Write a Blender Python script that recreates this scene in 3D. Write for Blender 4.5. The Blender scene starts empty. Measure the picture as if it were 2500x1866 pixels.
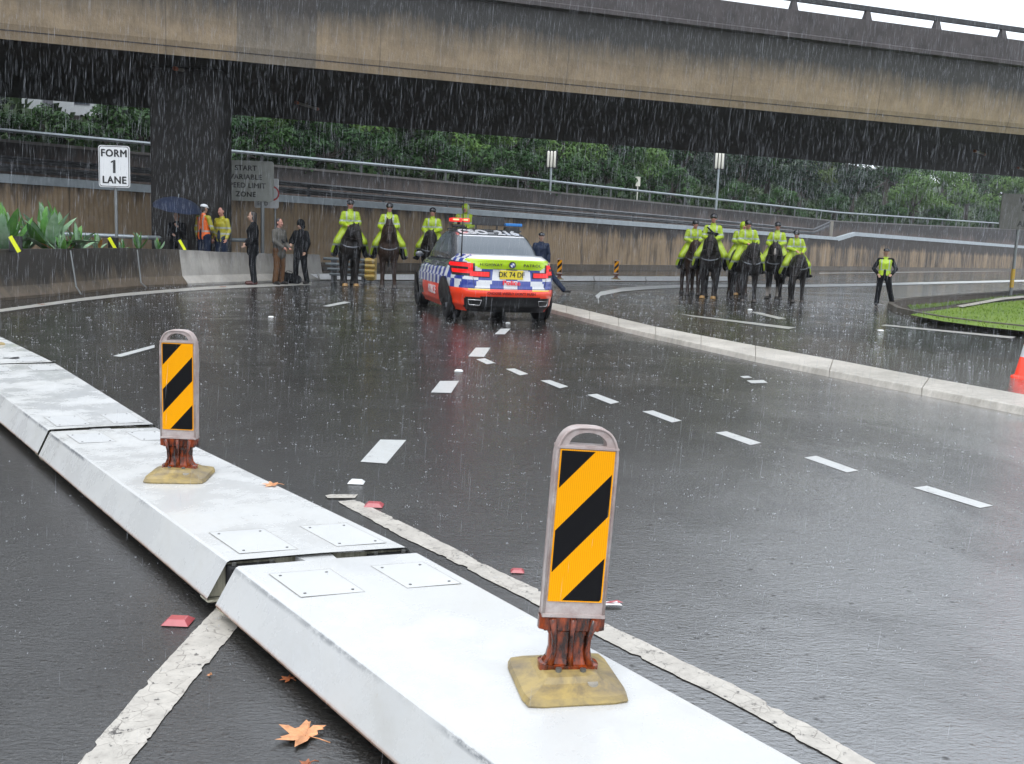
import bpy, bmesh, math, random
from mathutils import Vector, Matrix, Euler
random.seed(7)
PI = math.pi
scene = bpy.context.scene
COL = scene.collection

# ------------------------------------------------------------------ camera
F = 2400.0; HC = 585.0; SL = .04; CH = 1.45
roll = math.atan(SL); pitch = math.atan((933 - HC) * math.cos(roll) / F)
fw = Vector((0, math.cos(pitch), -math.sin(pitch))); r0 = Vector((1, 0, 0)); u0 = r0.cross(fw)
rt = r0 * math.cos(roll) + u0 * math.sin(roll); up = -r0 * math.sin(roll) + u0 * math.cos(roll)
cd = bpy.data.cameras.new('camera'); cam = bpy.data.objects.new('camera', cd); COL.objects.link(cam)
cd.sensor_width = 36; cd.lens = 36 * F / 2500; cd.clip_end = 2000; cd.clip_start = .05
cam.matrix_world = Matrix(((rt.x, up.x, -fw.x, 0), (rt.y, up.y, -fw.y, 0), (rt.z, up.z, -fw.z, CH), (0, 0, 0, 1)))
scene.camera = cam

# ------------------------------------------------------------------ sky, sun, exposure
world = bpy.data.worlds.new('World'); scene.world = world; world.use_nodes = True
wn = world.node_tree.nodes; wl = world.node_tree.links
bg = wn['Background']
sky = wn.new('ShaderNodeTexSky'); sky.sky_type = 'NISHITA'; sky.sun_disc = False
SUN_EL, SUN_AZ = math.radians(70), math.radians(195)
sky.sun_elevation = SUN_EL; sky.sun_rotation = SUN_AZ; sky.air_density = 1.0; sky.dust_density = 4; sky.ozone_density = 1
bw = wn.new('ShaderNodeRGBToBW'); wl.new(sky.outputs[0], bw.inputs[0])
tint = wn.new('ShaderNodeMix'); tint.data_type = 'RGBA'; tint.blend_type = 'MULTIPLY'; tint.inputs[0].default_value = 1
wl.new(bw.outputs[0], tint.inputs[6]); tint.inputs[7].default_value = (.955, .985, 1.04, 1)
mx = wn.new('ShaderNodeMix'); mx.data_type = 'RGBA'; mx.inputs[0].default_value = .93
wl.new(sky.outputs[0], mx.inputs[6]); wl.new(tint.outputs[2], mx.inputs[7])
tc = wn.new('ShaderNodeTexCoord'); nz = wn.new('ShaderNodeTexNoise'); nz.inputs['Scale'].default_value = 2.2; nz.inputs['Detail'].default_value = 4
wl.new(tc.outputs['Generated'], nz.inputs[0])
mr = wn.new('ShaderNodeMapRange'); mr.inputs[3].default_value = .8; mr.inputs[4].default_value = 1.2
mr.inputs[1].default_value = .3; mr.inputs[2].default_value = .7; wl.new(nz.outputs[0], mr.inputs[0])
cl = wn.new('ShaderNodeMix'); cl.data_type = 'RGBA'; cl.blend_type = 'MULTIPLY'; cl.inputs[0].default_value = 1
wl.new(mx.outputs[2], cl.inputs[6]); wl.new(mr.outputs[0], cl.inputs[7])
cloud = wn.new('ShaderNodeMix'); cloud.data_type = 'RGBA'; cloud.inputs[0].default_value = .6      # even cloud layer over the clear-sky light
cloud.inputs[6].default_value = (1, 1, 1, 1); wl.new(mx.outputs[2], cloud.inputs[6]); cloud.inputs[7].default_value = (8.9, 9.6, 10.6, 1); wl.new(cloud.outputs[2], cl.inputs[6])
wl.new(cl.outputs[2], bg.inputs[0]); bg.inputs[1].default_value = .15
sd = bpy.data.lights.new('sun', 'SUN'); sd.energy = .7; sd.angle = math.radians(30); sd.color = (1, .98, .95)
so = bpy.data.objects.new('sun', sd); COL.objects.link(so)
dv = Vector((math.sin(SUN_AZ) * math.cos(SUN_EL), math.cos(SUN_AZ) * math.cos(SUN_EL), math.sin(SUN_EL)))
so.rotation_euler = dv.to_track_quat('Z', 'Y').to_euler()
scene.view_settings.view_transform = 'Standard'; scene.view_settings.look = 'None'
scene.view_settings.exposure = .62; scene.view_settings.gamma = 1
scene.cycles.use_denoising = True
scene.cycles.max_bounces = 6; scene.cycles.transparent_max_bounces = 24; scene.cycles.volume_bounces = 0
scene.cycles.caustics_reflective = False; scene.cycles.caustics_refractive = False

# ------------------------------------------------------------------ measuring: a photograph point on a level of the site
def ray(px, py): return fw + rt * ((px - 1250) / F) - up * ((py - 933) / F)
def P(px, py, z=0.0):
    d = ray(px, py); t = (z - CH) / d.z
    return Vector((d.x * t, d.y * t, z))
def AY(px, py, Y):
    d = ray(px, py); t = Y / d.y
    return Vector((d.x * t, Y, CH + d.z * t))

# ------------------------------------------------------------------ material helpers
def lin(h):
    h = h.lstrip('#'); v = [int(h[i:i + 2], 16) / 255 for i in (0, 2, 4)]
    return tuple(c / 12.92 if c <= .04045 else ((c + .055) / 1.055) ** 2.4 for c in v)
class NT:
    def __init__(s, name):
        s.m = bpy.data.materials.new(name); s.m.use_nodes = True; s.t = s.m.node_tree; s.n = s.t.nodes
        s.b = s.n['Principled BSDF']; s.out = s.n['Material Output']
    def node(s, typ, **kw):
        n = s.n.new(typ)
        for k, v in kw.items(): setattr(n, k, v)
        return n
    def L(s, a, b): s.t.links.new(a, b)
    def coord(s, kind='Object', scale=(1, 1, 1)):
        c = s.node('ShaderNodeTexCoord'); mp = s.node('ShaderNodeMapping'); mp.inputs['Scale'].default_value = scale
        s.L(c.outputs[kind], mp.inputs[0]); return mp.outputs[0]
    def wpos(s, scale=(1, 1, 1)):
        c = s.node('ShaderNodeNewGeometry'); mp = s.node('ShaderNodeMapping'); mp.inputs['Scale'].default_value = scale
        s.L(c.outputs['Position'], mp.inputs[0]); return mp.outputs[0]
    def noise(s, vec, scale, detail=4, rough=.6, dist=0):
        n = s.node('ShaderNodeTexNoise'); n.inputs['Scale'].default_value = scale; n.inputs['Detail'].default_value = detail
        n.inputs['Roughness'].default_value = rough; n.inputs['Distortion'].default_value = dist
        if vec: s.L(vec, n.inputs[0])
        return n.outputs[0]
    def ramp(s, v, a, b, c0=0., c1=1.):
        n = s.node('ShaderNodeMapRange'); s.L(v, n.inputs[0])
        for i, x in zip((1, 2, 3, 4), (a, b, c0, c1)): n.inputs[i].default_value = x
        return n.outputs[0]
    def mix(s, f, a, b, mode='MIX'):
        n = s.node('ShaderNodeMix', data_type='RGBA', blend_type=mode)
        for ix, v in ((0, f), (6, a), (7, b)):
            sock = n.inputs[ix]
            if isinstance(v, (int, float)): sock.default_value = v if ix == 0 else (v, v, v, 1)
            elif isinstance(v, tuple): sock.default_value = (*v[:3], 1)
            else: s.L(v, sock)
        return n.outputs[2]
    def math(s, op, a, b=0.):
        n = s.node('ShaderNodeMath', operation=op)
        for i, v in enumerate((a, b)):
            if isinstance(v, (int, float)): n.inputs[i].default_value = v
            else: s.L(v, n.inputs[i])
        return n.outputs[0]
    def xyz(s, vec):
        n = s.node('ShaderNodeSeparateXYZ'); s.L(vec, n.inputs[0]); return n.outputs
    def bump(s, h, strength=.3, dist=.01, prev=None):
        n = s.node('ShaderNodeBump'); n.inputs['Strength'].default_value = strength; n.inputs['Distance'].default_value = dist
        s.L(h, n.inputs['Height'])
        if prev: s.L(prev, n.inputs['Normal'])
        return n.outputs[0]
    def set(s, color=None, rough=None, normal=None, metal=None, **kw):
        for k, v in (('Base Color', color), ('Roughness', rough), ('Normal', normal), ('Metallic', metal)):
            if v is None: continue
            if isinstance(v, (int, float)): s.b.inputs[k].default_value = v
            elif isinstance(v, tuple): s.b.inputs[k].default_value = (*v[:3], 1)
            else: s.L(v, s.b.inputs[k])
        for k, v in kw.items(): s.b.inputs[k.replace('_', ' ')].default_value = v
        return s.m
def simple(name, col, rough=.5, var=.15, scale=8, metal=0, bump=0, bscale=60, world=False, **kw):
    t = NT(name); v = t.wpos() if world else t.coord()
    n = t.noise(v, scale, 5)
    f = t.ramp(n, .3, .7)
    c = t.mix(f, tuple(x * (1 - var) for x in col), tuple(min(1, x * (1 + var)) for x in col))
    nm = t.bump(t.noise(v, bscale, 3), bump, .01) if bump else None
    t.set(c, rough, nm, metal, **kw); return t.m
def emis(name, col, strength, base=None):
    t = NT(name); t.set(base or col, .3); t.b.inputs['Emission Color'].default_value = (*col, 1); t.b.inputs['Emission Strength'].default_value = strength
    return t.m

M = {}
# wet asphalt: film of rain water, grain, ripples and shallow puddles
def asphalt(name, c0, c1, r0_, r1_, brown=0.):
    t = NT(name); w = t.wpos()
    big = t.noise(w, .22, 4, .6, .4); mid = t.noise(w, 1.3, 4); grain = t.noise(w, 85, 4, .75); agg = t.noise(w, 30, 3, .7)
    c = t.mix(t.ramp(mid, .3, .7), c0, c1)
    c = t.mix(t.ramp(grain, .42, .75), c, tuple(x * 3.0 for x in c1))
    if brown: c = t.mix(t.ramp(big, .4, .6, 0, brown), c, (.055, .045, .033))
    wr = t.wpos((1.0, 1.9, 1)); rip = t.noise(wr, 11, 4, .62, .3); rip2 = t.noise(wr, 34, 3, .6)
    vo = t.node('ShaderNodeTexVoronoi'); vo.inputs['Scale'].default_value = 13; t.L(w, vo.inputs[0])
    drop = t.ramp(vo.outputs['Distance'], 0, .16, 1, 0)
    pud = t.ramp(t.noise(w, .55, 4, .55, .6), .44, .60)         # 1 = standing water
    rough = t.mix(pud, t.ramp(grain, .3, .7, r0_ + .05, r1_), r0_)
    n1 = t.bump(agg, .5, .004)
    hm = t.math('ADD', t.math('MULTIPLY', rip, .6), t.math('MULTIPLY', rip2, .25))
    n2 = t.bump(t.math('ADD', hm, t.math('MULTIPLY', drop, .35)), .40, .007, n1)
    n3 = t.bump(grain, .5, .003, n2)
    t.set(c, rough, n3, IOR=1.5)
    t.b.inputs['Specular IOR Level'].default_value = .12
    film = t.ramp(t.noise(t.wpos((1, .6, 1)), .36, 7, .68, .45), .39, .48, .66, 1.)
    X = t.xyz(w)      # coat faded by position: painted reflection, dark at left, bright sky sheen at right
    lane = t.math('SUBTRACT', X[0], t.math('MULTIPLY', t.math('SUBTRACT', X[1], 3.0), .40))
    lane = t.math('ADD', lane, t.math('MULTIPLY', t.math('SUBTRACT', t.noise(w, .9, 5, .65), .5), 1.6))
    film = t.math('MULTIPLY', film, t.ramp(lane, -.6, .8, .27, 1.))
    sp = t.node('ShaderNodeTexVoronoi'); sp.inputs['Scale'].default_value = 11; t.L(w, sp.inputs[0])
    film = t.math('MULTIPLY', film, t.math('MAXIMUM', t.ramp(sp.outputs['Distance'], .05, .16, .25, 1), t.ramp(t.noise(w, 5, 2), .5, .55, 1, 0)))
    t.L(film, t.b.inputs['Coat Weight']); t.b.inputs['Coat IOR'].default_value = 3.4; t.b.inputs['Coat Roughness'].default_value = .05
    fz = t.noise(w, 75, 4, .7); hm2 = t.math('ADD', t.math('ADD', t.math('MULTIPLY', rip, .30), t.math('MULTIPLY', rip2, .42)), t.math('MULTIPLY', fz, .28))
    t.L(t.bump(t.math('ADD', hm2, t.math('MULTIPLY', drop, .35)), .9, .009), t.b.inputs['Coat Normal'])
    return t.m
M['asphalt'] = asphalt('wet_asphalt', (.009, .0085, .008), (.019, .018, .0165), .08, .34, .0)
M['asphalt2'] = asphalt('wet_asphalt_brown', (.014, .0125, .011), (.028, .024, .020), .12, .34, .5)
# painted lines, thick and cracked
def paint(name, crack=True, col=(.46, .43, .38)):
    t = NT(name); w = t.wpos()
    if crack:
        wd = t.noise(w, 6, 3); 
        vo = t.node('ShaderNodeTexVoronoi', feature='DISTANCE_TO_EDGE'); vo.inputs['Scale'].default_value = 11
        mixv = t.mix(.16, w, wd, 'ADD'); t.L(mixv, vo.inputs[0])
        vo2 = t.node('ShaderNodeTexVoronoi', feature='DISTANCE_TO_EDGE'); vo2.inputs['Scale'].default_value = 26; t.L(mixv, vo2.inputs[0])
        cr = t.math('MULTIPLY', t.ramp(vo.outputs[0], .0, .018, .8, 0), t.ramp(t.noise(w, 2.2, 3), .40, .52)); patch = t.ramp(t.noise(w, 3.1, 3), .5, .62)
        cr2 = t.math('MULTIPLY', t.ramp(vo2.outputs[0], 0, .05, 1, 0), patch)
        crk = t.math('MAXIMUM', cr, cr2)
        dirt = t.ramp(t.noise(w, 9, 7, .8), .40, .66, 0, .7)
        c = t.mix(dirt, col, (.26, .24, .21)); c = t.mix(crk, c, (.10, .085, .07)); gap = t.ramp(t.noise(w, 16, 7, .82), .58, .62); c = t.mix(gap, c, (.05, .045, .04))
        nm = t.bump(t.math('SUBTRACT', 1., crk), .25, .003, t.bump(t.noise(w, 60, 4), .2, .003))
        t.set(c, .38, nm)
    else:
        c = t.mix(t.ramp(t.noise(w, 12, 5, .7), .4, .75, 0, .5), col, (.36, .35, .33)); c = t.mix(t.ramp(t.noise(w, 7, 8, .85), .58, .66, 0, .75), c, (.06, .057, .053))
        t.set(c, .3, t.bump(t.noise(w, 60, 3), .15, .004))
    return t.m
M['paint'] = paint('white_road_paint', False, (.50, .51, .50)); M['thermo'] = paint('cracked_thermoplastic')
M['fogline'] = paint('worn_line_paint', False, (.36, .35, .32))
# stained concrete: tan sheltered zone, black weathering (with painted shading on the bridge edge) that follows a height range in the object's own z
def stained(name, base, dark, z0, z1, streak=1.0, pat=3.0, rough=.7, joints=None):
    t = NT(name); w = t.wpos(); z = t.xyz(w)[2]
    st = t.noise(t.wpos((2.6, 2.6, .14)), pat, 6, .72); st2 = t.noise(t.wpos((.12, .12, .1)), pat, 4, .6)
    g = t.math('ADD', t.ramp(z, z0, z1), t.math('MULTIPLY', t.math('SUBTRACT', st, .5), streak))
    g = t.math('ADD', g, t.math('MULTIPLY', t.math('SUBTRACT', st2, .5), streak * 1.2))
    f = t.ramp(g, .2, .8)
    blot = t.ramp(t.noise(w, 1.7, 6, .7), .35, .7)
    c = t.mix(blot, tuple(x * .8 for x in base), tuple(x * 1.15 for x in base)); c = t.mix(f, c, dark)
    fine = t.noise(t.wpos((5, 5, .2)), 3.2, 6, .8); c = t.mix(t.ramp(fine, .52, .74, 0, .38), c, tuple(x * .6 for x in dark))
    if joints:
        dp = t.node('ShaderNodeVectorMath', operation='DOT_PRODUCT'); t.L(w, dp.inputs[0]); dp.inputs[1].default_value = joints[0]
        jn = t.ramp(t.math('FRACT', t.math('MULTIPLY', dp.outputs['Value'], 1 / joints[1])), 0, .008, 1, 0); c = t.mix(t.math('MULTIPLY', jn, .6), c, dark)
    t.set(c, rough, t.bump(t.noise(w, 14, 5, .7), .3, .02)); return t.m
M['fascia'] = stained('weathered_shaded_beam_concrete', (.29, .22, .14), (.043, .041, .038), 6.05, 7.5, .6, joints=((.943, .333, 0), 5.4))  # dark upper face: weathering plus shading of the slanted beam, put into the colour
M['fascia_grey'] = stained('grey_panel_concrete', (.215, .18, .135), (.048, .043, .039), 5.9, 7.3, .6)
M['parapet_dark'] = simple('dark_weathered_concrete', (.060, .052, .052), .75, .3, 2, bump=.3, bscale=15, world=True)
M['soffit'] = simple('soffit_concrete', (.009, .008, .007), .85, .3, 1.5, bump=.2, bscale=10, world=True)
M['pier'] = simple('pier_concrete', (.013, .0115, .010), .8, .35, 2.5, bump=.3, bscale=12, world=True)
# ribbed retaining wall
def ribwall():
    t = NT('ribbed_retaining_wall'); uv = t.node('ShaderNodeUVMap'); uv.uv_map = 'UVMap'; X = t.xyz(uv.outputs[0])
    w = t.wpos()
    z = t.xyz(w)[2]
    su = t.node('ShaderNodeCombineXYZ'); t.L(t.math('MULTIPLY', X[0], 2.2), su.inputs[0]); t.L(t.math('MULTIPLY', X[1], .22), su.inputs[1])
    st = t.noise(su.outputs[0], 1.6, 6, .7)
    su2 = t.node('ShaderNodeCombineXYZ'); t.L(t.math('MULTIPLY', X[0], .35), su2.inputs[0]); t.L(t.math('MULTIPLY', X[1], .1), su2.inputs[1])
    st2 = t.noise(su2.outputs[0], 1.6, 4, .6)
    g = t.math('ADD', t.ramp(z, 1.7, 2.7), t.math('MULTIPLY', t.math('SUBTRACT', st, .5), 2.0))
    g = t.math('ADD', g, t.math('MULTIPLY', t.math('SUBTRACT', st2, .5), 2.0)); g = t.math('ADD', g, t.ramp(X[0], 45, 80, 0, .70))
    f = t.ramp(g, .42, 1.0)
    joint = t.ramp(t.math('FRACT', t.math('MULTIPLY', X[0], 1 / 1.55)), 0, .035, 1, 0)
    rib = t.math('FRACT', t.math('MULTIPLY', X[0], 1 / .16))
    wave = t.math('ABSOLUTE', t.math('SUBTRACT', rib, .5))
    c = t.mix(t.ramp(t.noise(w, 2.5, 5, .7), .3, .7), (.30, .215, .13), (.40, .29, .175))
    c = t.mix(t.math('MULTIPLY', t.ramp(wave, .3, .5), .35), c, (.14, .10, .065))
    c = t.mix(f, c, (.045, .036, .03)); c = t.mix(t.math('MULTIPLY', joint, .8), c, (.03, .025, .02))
    t.set(c, .7, t.bump(wave, .35, .03)); return t.m
M['ribwall'] = ribwall()
M['upperwall'] = stained('upper_parapet_concrete', (.13, .10, .085), (.035, .03, .028), 3.0, 4.2, 1.6, 1.5)
M['barrierdark'] = stained('mossy_dark_concrete', (.105, .082, .058), (.030, .026, .022), .15, .6, 2.2, 1.6, .55)
M['barrierlight'] = stained('pale_barrier_concrete', (.40, .38, .345), (.13, .12, .11), .25, 1.4, 1.0, 1.8, .5)
M['kerb'] = stained('pale_kerb_concrete', (.50, .465, .41), (.27, .25, .21), -.2, .5, 1.4, 4, .4)
M['kerb_dark'] = simple('mossy_kerb_concrete', (.075, .065, .05), .6, .4, 5, bump=.4, bscale=30, world=True)
M['galv'] = simple('galvanised_steel', (.34, .38, .40), .4, .15, 3, metal=.45)
M['galv_dark'] = simple('dull_guardrail_steel', (.13, .135, .14), .55, .2, 3, metal=.4)
M['post'] = simple('grey_sign_post', (.20, .21, .21), .45, .1, 5, metal=.5)
M['soil'] = simple('planter_soil', (.03, .022, .015), .9, .3, 5, bump=.5, world=True)
M['black'] = simple('black_plastic', (.012, .012, .013), .35, .1, 5)
M['rubber'] = simple('black_rubber', (.011, .011, .012), .8, .15, 6)
M['yellow'] = simple('fluorescent_yellow', (.75, .82, .01), .4, .05, 4)
M['white'] = simple('white_sign_face', (.70, .71, .71), .35, .03, 4)
M['greysign'] = simple('shaded_sign_face', (.30, .31, .28), .45, .1, 4)
M['greysign2'] = simple('dull_sign_face', (.11, .105, .095), .5, .15, 4)
M['ink'] = simple('sign_lettering_black', (.012, .012, .012), .5, 0, 4)
M['ink2'] = simple('sign_lettering_faded', (.022, .021, .019), .5, 0, 4)
M['redink'] = simple('sign_red', (.45, .03, .03), .4, 0, 4)
def steel_white():
    t = NT('white_painted_steel'); uv = t.node('ShaderNodeUVMap'); uv.uv_map = 'UVMap'; X = t.xyz(uv.outputs[0]); w = t.wpos()
    c = t.mix(t.ramp(t.noise(w, 1.5, 5, .7), .35, .75), (.51, .515, .51), (.46, .46, .44))
    grm = t.ramp(t.noise(t.wpos((1, .5, 1)), 2.3, 8, .8, .8), .50, .74, 0, .28); c = t.mix(grm, c, (.36, .34, .29)); far_ = t.ramp(t.xyz(w)[1], 5.2, 5.6); mk = t.ramp(t.noise(t.wpos((2.2, .8, 1)), 6, 7, .85), .60, .68, 0, .75); c = t.mix(t.math('MULTIPLY', mk, t.math('ADD', t.math('MULTIPLY', far_, .8), .12)), c, (.20, .19, .165)); spk = t.ramp(t.noise(w, 22, 4, .8), .64, .73, 0, .6); c = t.mix(spk, c, (.42, .38, .32))
    # scuffed edge: X[1] runs across the section, 0 and 1 are the top's two long edges
    sc = t.noise(t.wpos((1, 1, 2)), 9, 6, .8)
    edge = t.ramp(t.math('ABSOLUTE', t.math('SUBTRACT', X[1], -.008)), .002, .010, 1, 0)
    wear = t.math('MULTIPLY', t.math('MULTIPLY', edge, t.ramp(sc, .40, .52)), t.ramp(t.noise(w, 1.1, 2), .42, .55)); c = t.mix(t.math('MULTIPLY', wear, .8), c, (.13, .14, .15))
    # streaks down the flank and rust along its foot
    sk = t.noise(t.wpos((9, 9, 1.0)), 5, 5, .75); side = t.ramp(X[1], -.03, -.06)
    c = t.mix(t.math('MULTIPLY', side, t.ramp(sk, .58, .74, 0, .16)), c, (.33, .32, .29))
    foot = t.ramp(t.xyz(w)[2], .064, .052); c = t.mix(t.math('MULTIPLY', foot, t.ramp(sc, .3, .6, .3, .9)), c, (.30, .12, .04))
    rough = t.ramp(t.noise(w, 3, 6, .7), .4, .6, .12, .48)
    t.set(c, rough, t.bump(t.noise(w, 40, 3), .06, .003)); return t.m
M['steel'] = steel_white()
M['steelplate'] = simple('white_steel_plate', (.50, .505, .50), .35, .05, 3, world=True)
M['steel_end'] = stained('grimy_end_plate', (.46, .44, .34), (.12, .115, .08), -.2, .35, 2.0, 12, .5)
M['seam'] = simple('dirty_seam', (.27, .25, .21), .7, .2, 20)
M['bolt'] = simple('bolt_steel', (.16, .16, .15), .4, .2, 30, metal=.6)
M['capwhite'] = simple('white_reflector_plastic', (.68, .69, .68), .25, .05, 20)
M['capred'] = simple('red_reflector_plastic', (.36, .07, .08), .25, .12, 30)
M['reflect'] = simple('retroreflective_white', (.62, .64, .66), .3, .05, 30)
def hazard():
    t = NT('orange_black_hazard_sheeting'); v = t.coord(); X = t.xyz(v)
    W_, T_ = .156, .680
    a = t.math('ADD', t.math('SUBTRACT', T_, X[2]), t.math('MULTIPLY', t.math('ADD', X[0], W_ / 2), 1.12))
    fr = t.math('FRACT', t.math('ADD', t.math('MULTIPLY', a, 1 / .2395), .02)); st = t.math('LESS_THAN', fr, .5)
    inb = t.math('MULTIPLY', t.math('LESS_THAN', t.math('ABSOLUTE', X[0]), W_ / 2 - .004),
                 t.math('LESS_THAN', t.math('ABSOLUTE', t.math('SUBTRACT', X[2], .4635)), .2130))
    st = t.math('MULTIPLY', st, inb)
    gr = t.math('SINE', t.math('MULTIPLY', X[0], 1100)); dirt = t.ramp(t.noise(v, 25, 5, .75), .6, .8, 0, .35)
    org = t.mix(t.ramp(gr, -1, 1), (.80, .315, .003), (.92, .39, .004)); org = t.mix(dirt, org, (.45, .22, .02))
    c = t.mix(st, org, (.008, .008, .009)); t.set(c, .45); t.b.inputs['Specular IOR Level'].default_value = .08; return t.m
M['hazard'] = hazard()
def frameplastic():
    t = NT('faded_pink_plastic_frame'); v = t.coord(); c = t.mix(t.ramp(t.noise(v, 14, 6, .7), .38, .68), (.34, .26, .24), (.50, .45, .43))
    c = t.mix(t.ramp(t.noise(v, 55, 4, .8), .6, .75, 0, .5), c, (.14, .09, .08)); t.set(c, .4, t.bump(t.noise(v, 80, 3), .1, .002)); return t.m
M['frame'] = frameplastic()
def neckplastic():
    t = NT('amber_red_plastic_neck'); v = t.coord('Object', (1, 1, .35)); c = t.mix(t.ramp(t.noise(v, 26, 5, .7), .42, .66), (.022, .007, .004), (.34, .055, .008))
    t.set(c, .18, t.bump(t.noise(v, 60, 3), .15, .002)); return t.m
M['neck'] = neckplastic()
def baseplastic():
    t = NT('dirty_yellow_base'); v = t.coord(); c = t.mix(t.ramp(t.noise(v, 11, 6, .7, .6), .38, .66), (.36, .265, .095), (.16, .125, .075))
    t.set(c, .4, t.bump(t.noise(v, 45, 4), .3, .003)); return t.m
M['base'] = baseplastic()
def leafmat(name, cols, scale=.45, rough=.5, trans=.0):
    t = NT(name); w = t.wpos(); n = t.noise(w, scale, 3); n2 = t.noise(w, 9, 3)
    c = t.mix(t.ramp(n, .35, .65), cols[0], cols[1]); c = t.mix(t.ramp(n2, .45, .75, 0, .7), c, cols[2])
    t.set(c, rough); t.b.inputs['Specular IOR Level'].default_value = .15; return t.m
M['leaf_a'] = leafmat('foliage_mid', [(.018, .052, .014), (.040, .092, .022), (.010, .030, .010)])
M['leaf_b'] = leafmat('foliage_light', [(.050, .11, .022), (.10, .175, .035), (.026, .066, .016)])
M['leaf_c'] = leafmat('foliage_dark', [(.009, .024, .012), (.019, .042, .018), (.007, .014, .008)])
M['leaf_d'] = leafmat('foliage_olive', [(.050, .085, .018), (.085, .12, .022), (.025, .045, .012)])
M['bark'] = simple('bark', (.06, .05, .04), .9, .3, 6, bump=.5)
M['bank'] = leafmat('bank_undergrowth', [(.022, .042, .016), (.04, .065, .022), (.02, .03, .015)], .3, .9)
M['grass'] = leafmat('lawn_grass', [(.095, .165, .020), (.15, .22, .03), (.07, .105, .02)], 1.2, .6)
M['agave'] = leafmat('agave_leaf', [(.18, .30, .18), (.28, .41, .26), (.11, .22, .09)], 2.5, .4)
M['agave2'] = leafmat('agave_leaf_deep', [(.07, .20, .045), (.13, .28, .06), (.05, .13, .03)], 2.5, .4)
M['agave_dead'] = simple('withered_leaf', (.45, .22, .05), .6, .4, 6)

# ------------------------------------------------------------------ object helpers
def tag(o, label=None, cat=None, group=None, kind=None):
    if label: o['label'] = label
    if cat: o['category'] = cat
    if group: o['group'] = group
    if kind: o['kind'] = kind
    return o
def empty(name, loc=(0, 0, 0), rz=0, label=None, cat=None, group=None, kind=None):
    o = bpy.data.objects.new(name, None); COL.objects.link(o); o.location = loc; o.rotation_euler = (0, 0, rz); o.empty_display_size = .2
    return tag(o, label, cat, group, kind)
def link(name, me, mats, parent=None, smooth=False, loc=None):
    o = bpy.data.objects.new(name, me); COL.objects.link(o)
    if not isinstance(mats, (list, tuple)): mats = [mats]
    for m in mats: me.materials.append(m)
    if smooth:
        for p in me.polygons: p.use_smooth = True
    if parent: o.parent = parent
    if loc is not None: o.location = loc
    return o
def kids(o): return [c for c in bpy.data.objects if c.parent == o]
def copy_tree(o, parent=None):
    c = o.copy(); COL.objects.link(c)
    if parent: c.parent = parent
    for k in kids(o): copy_tree(k, c)
    return c
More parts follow.
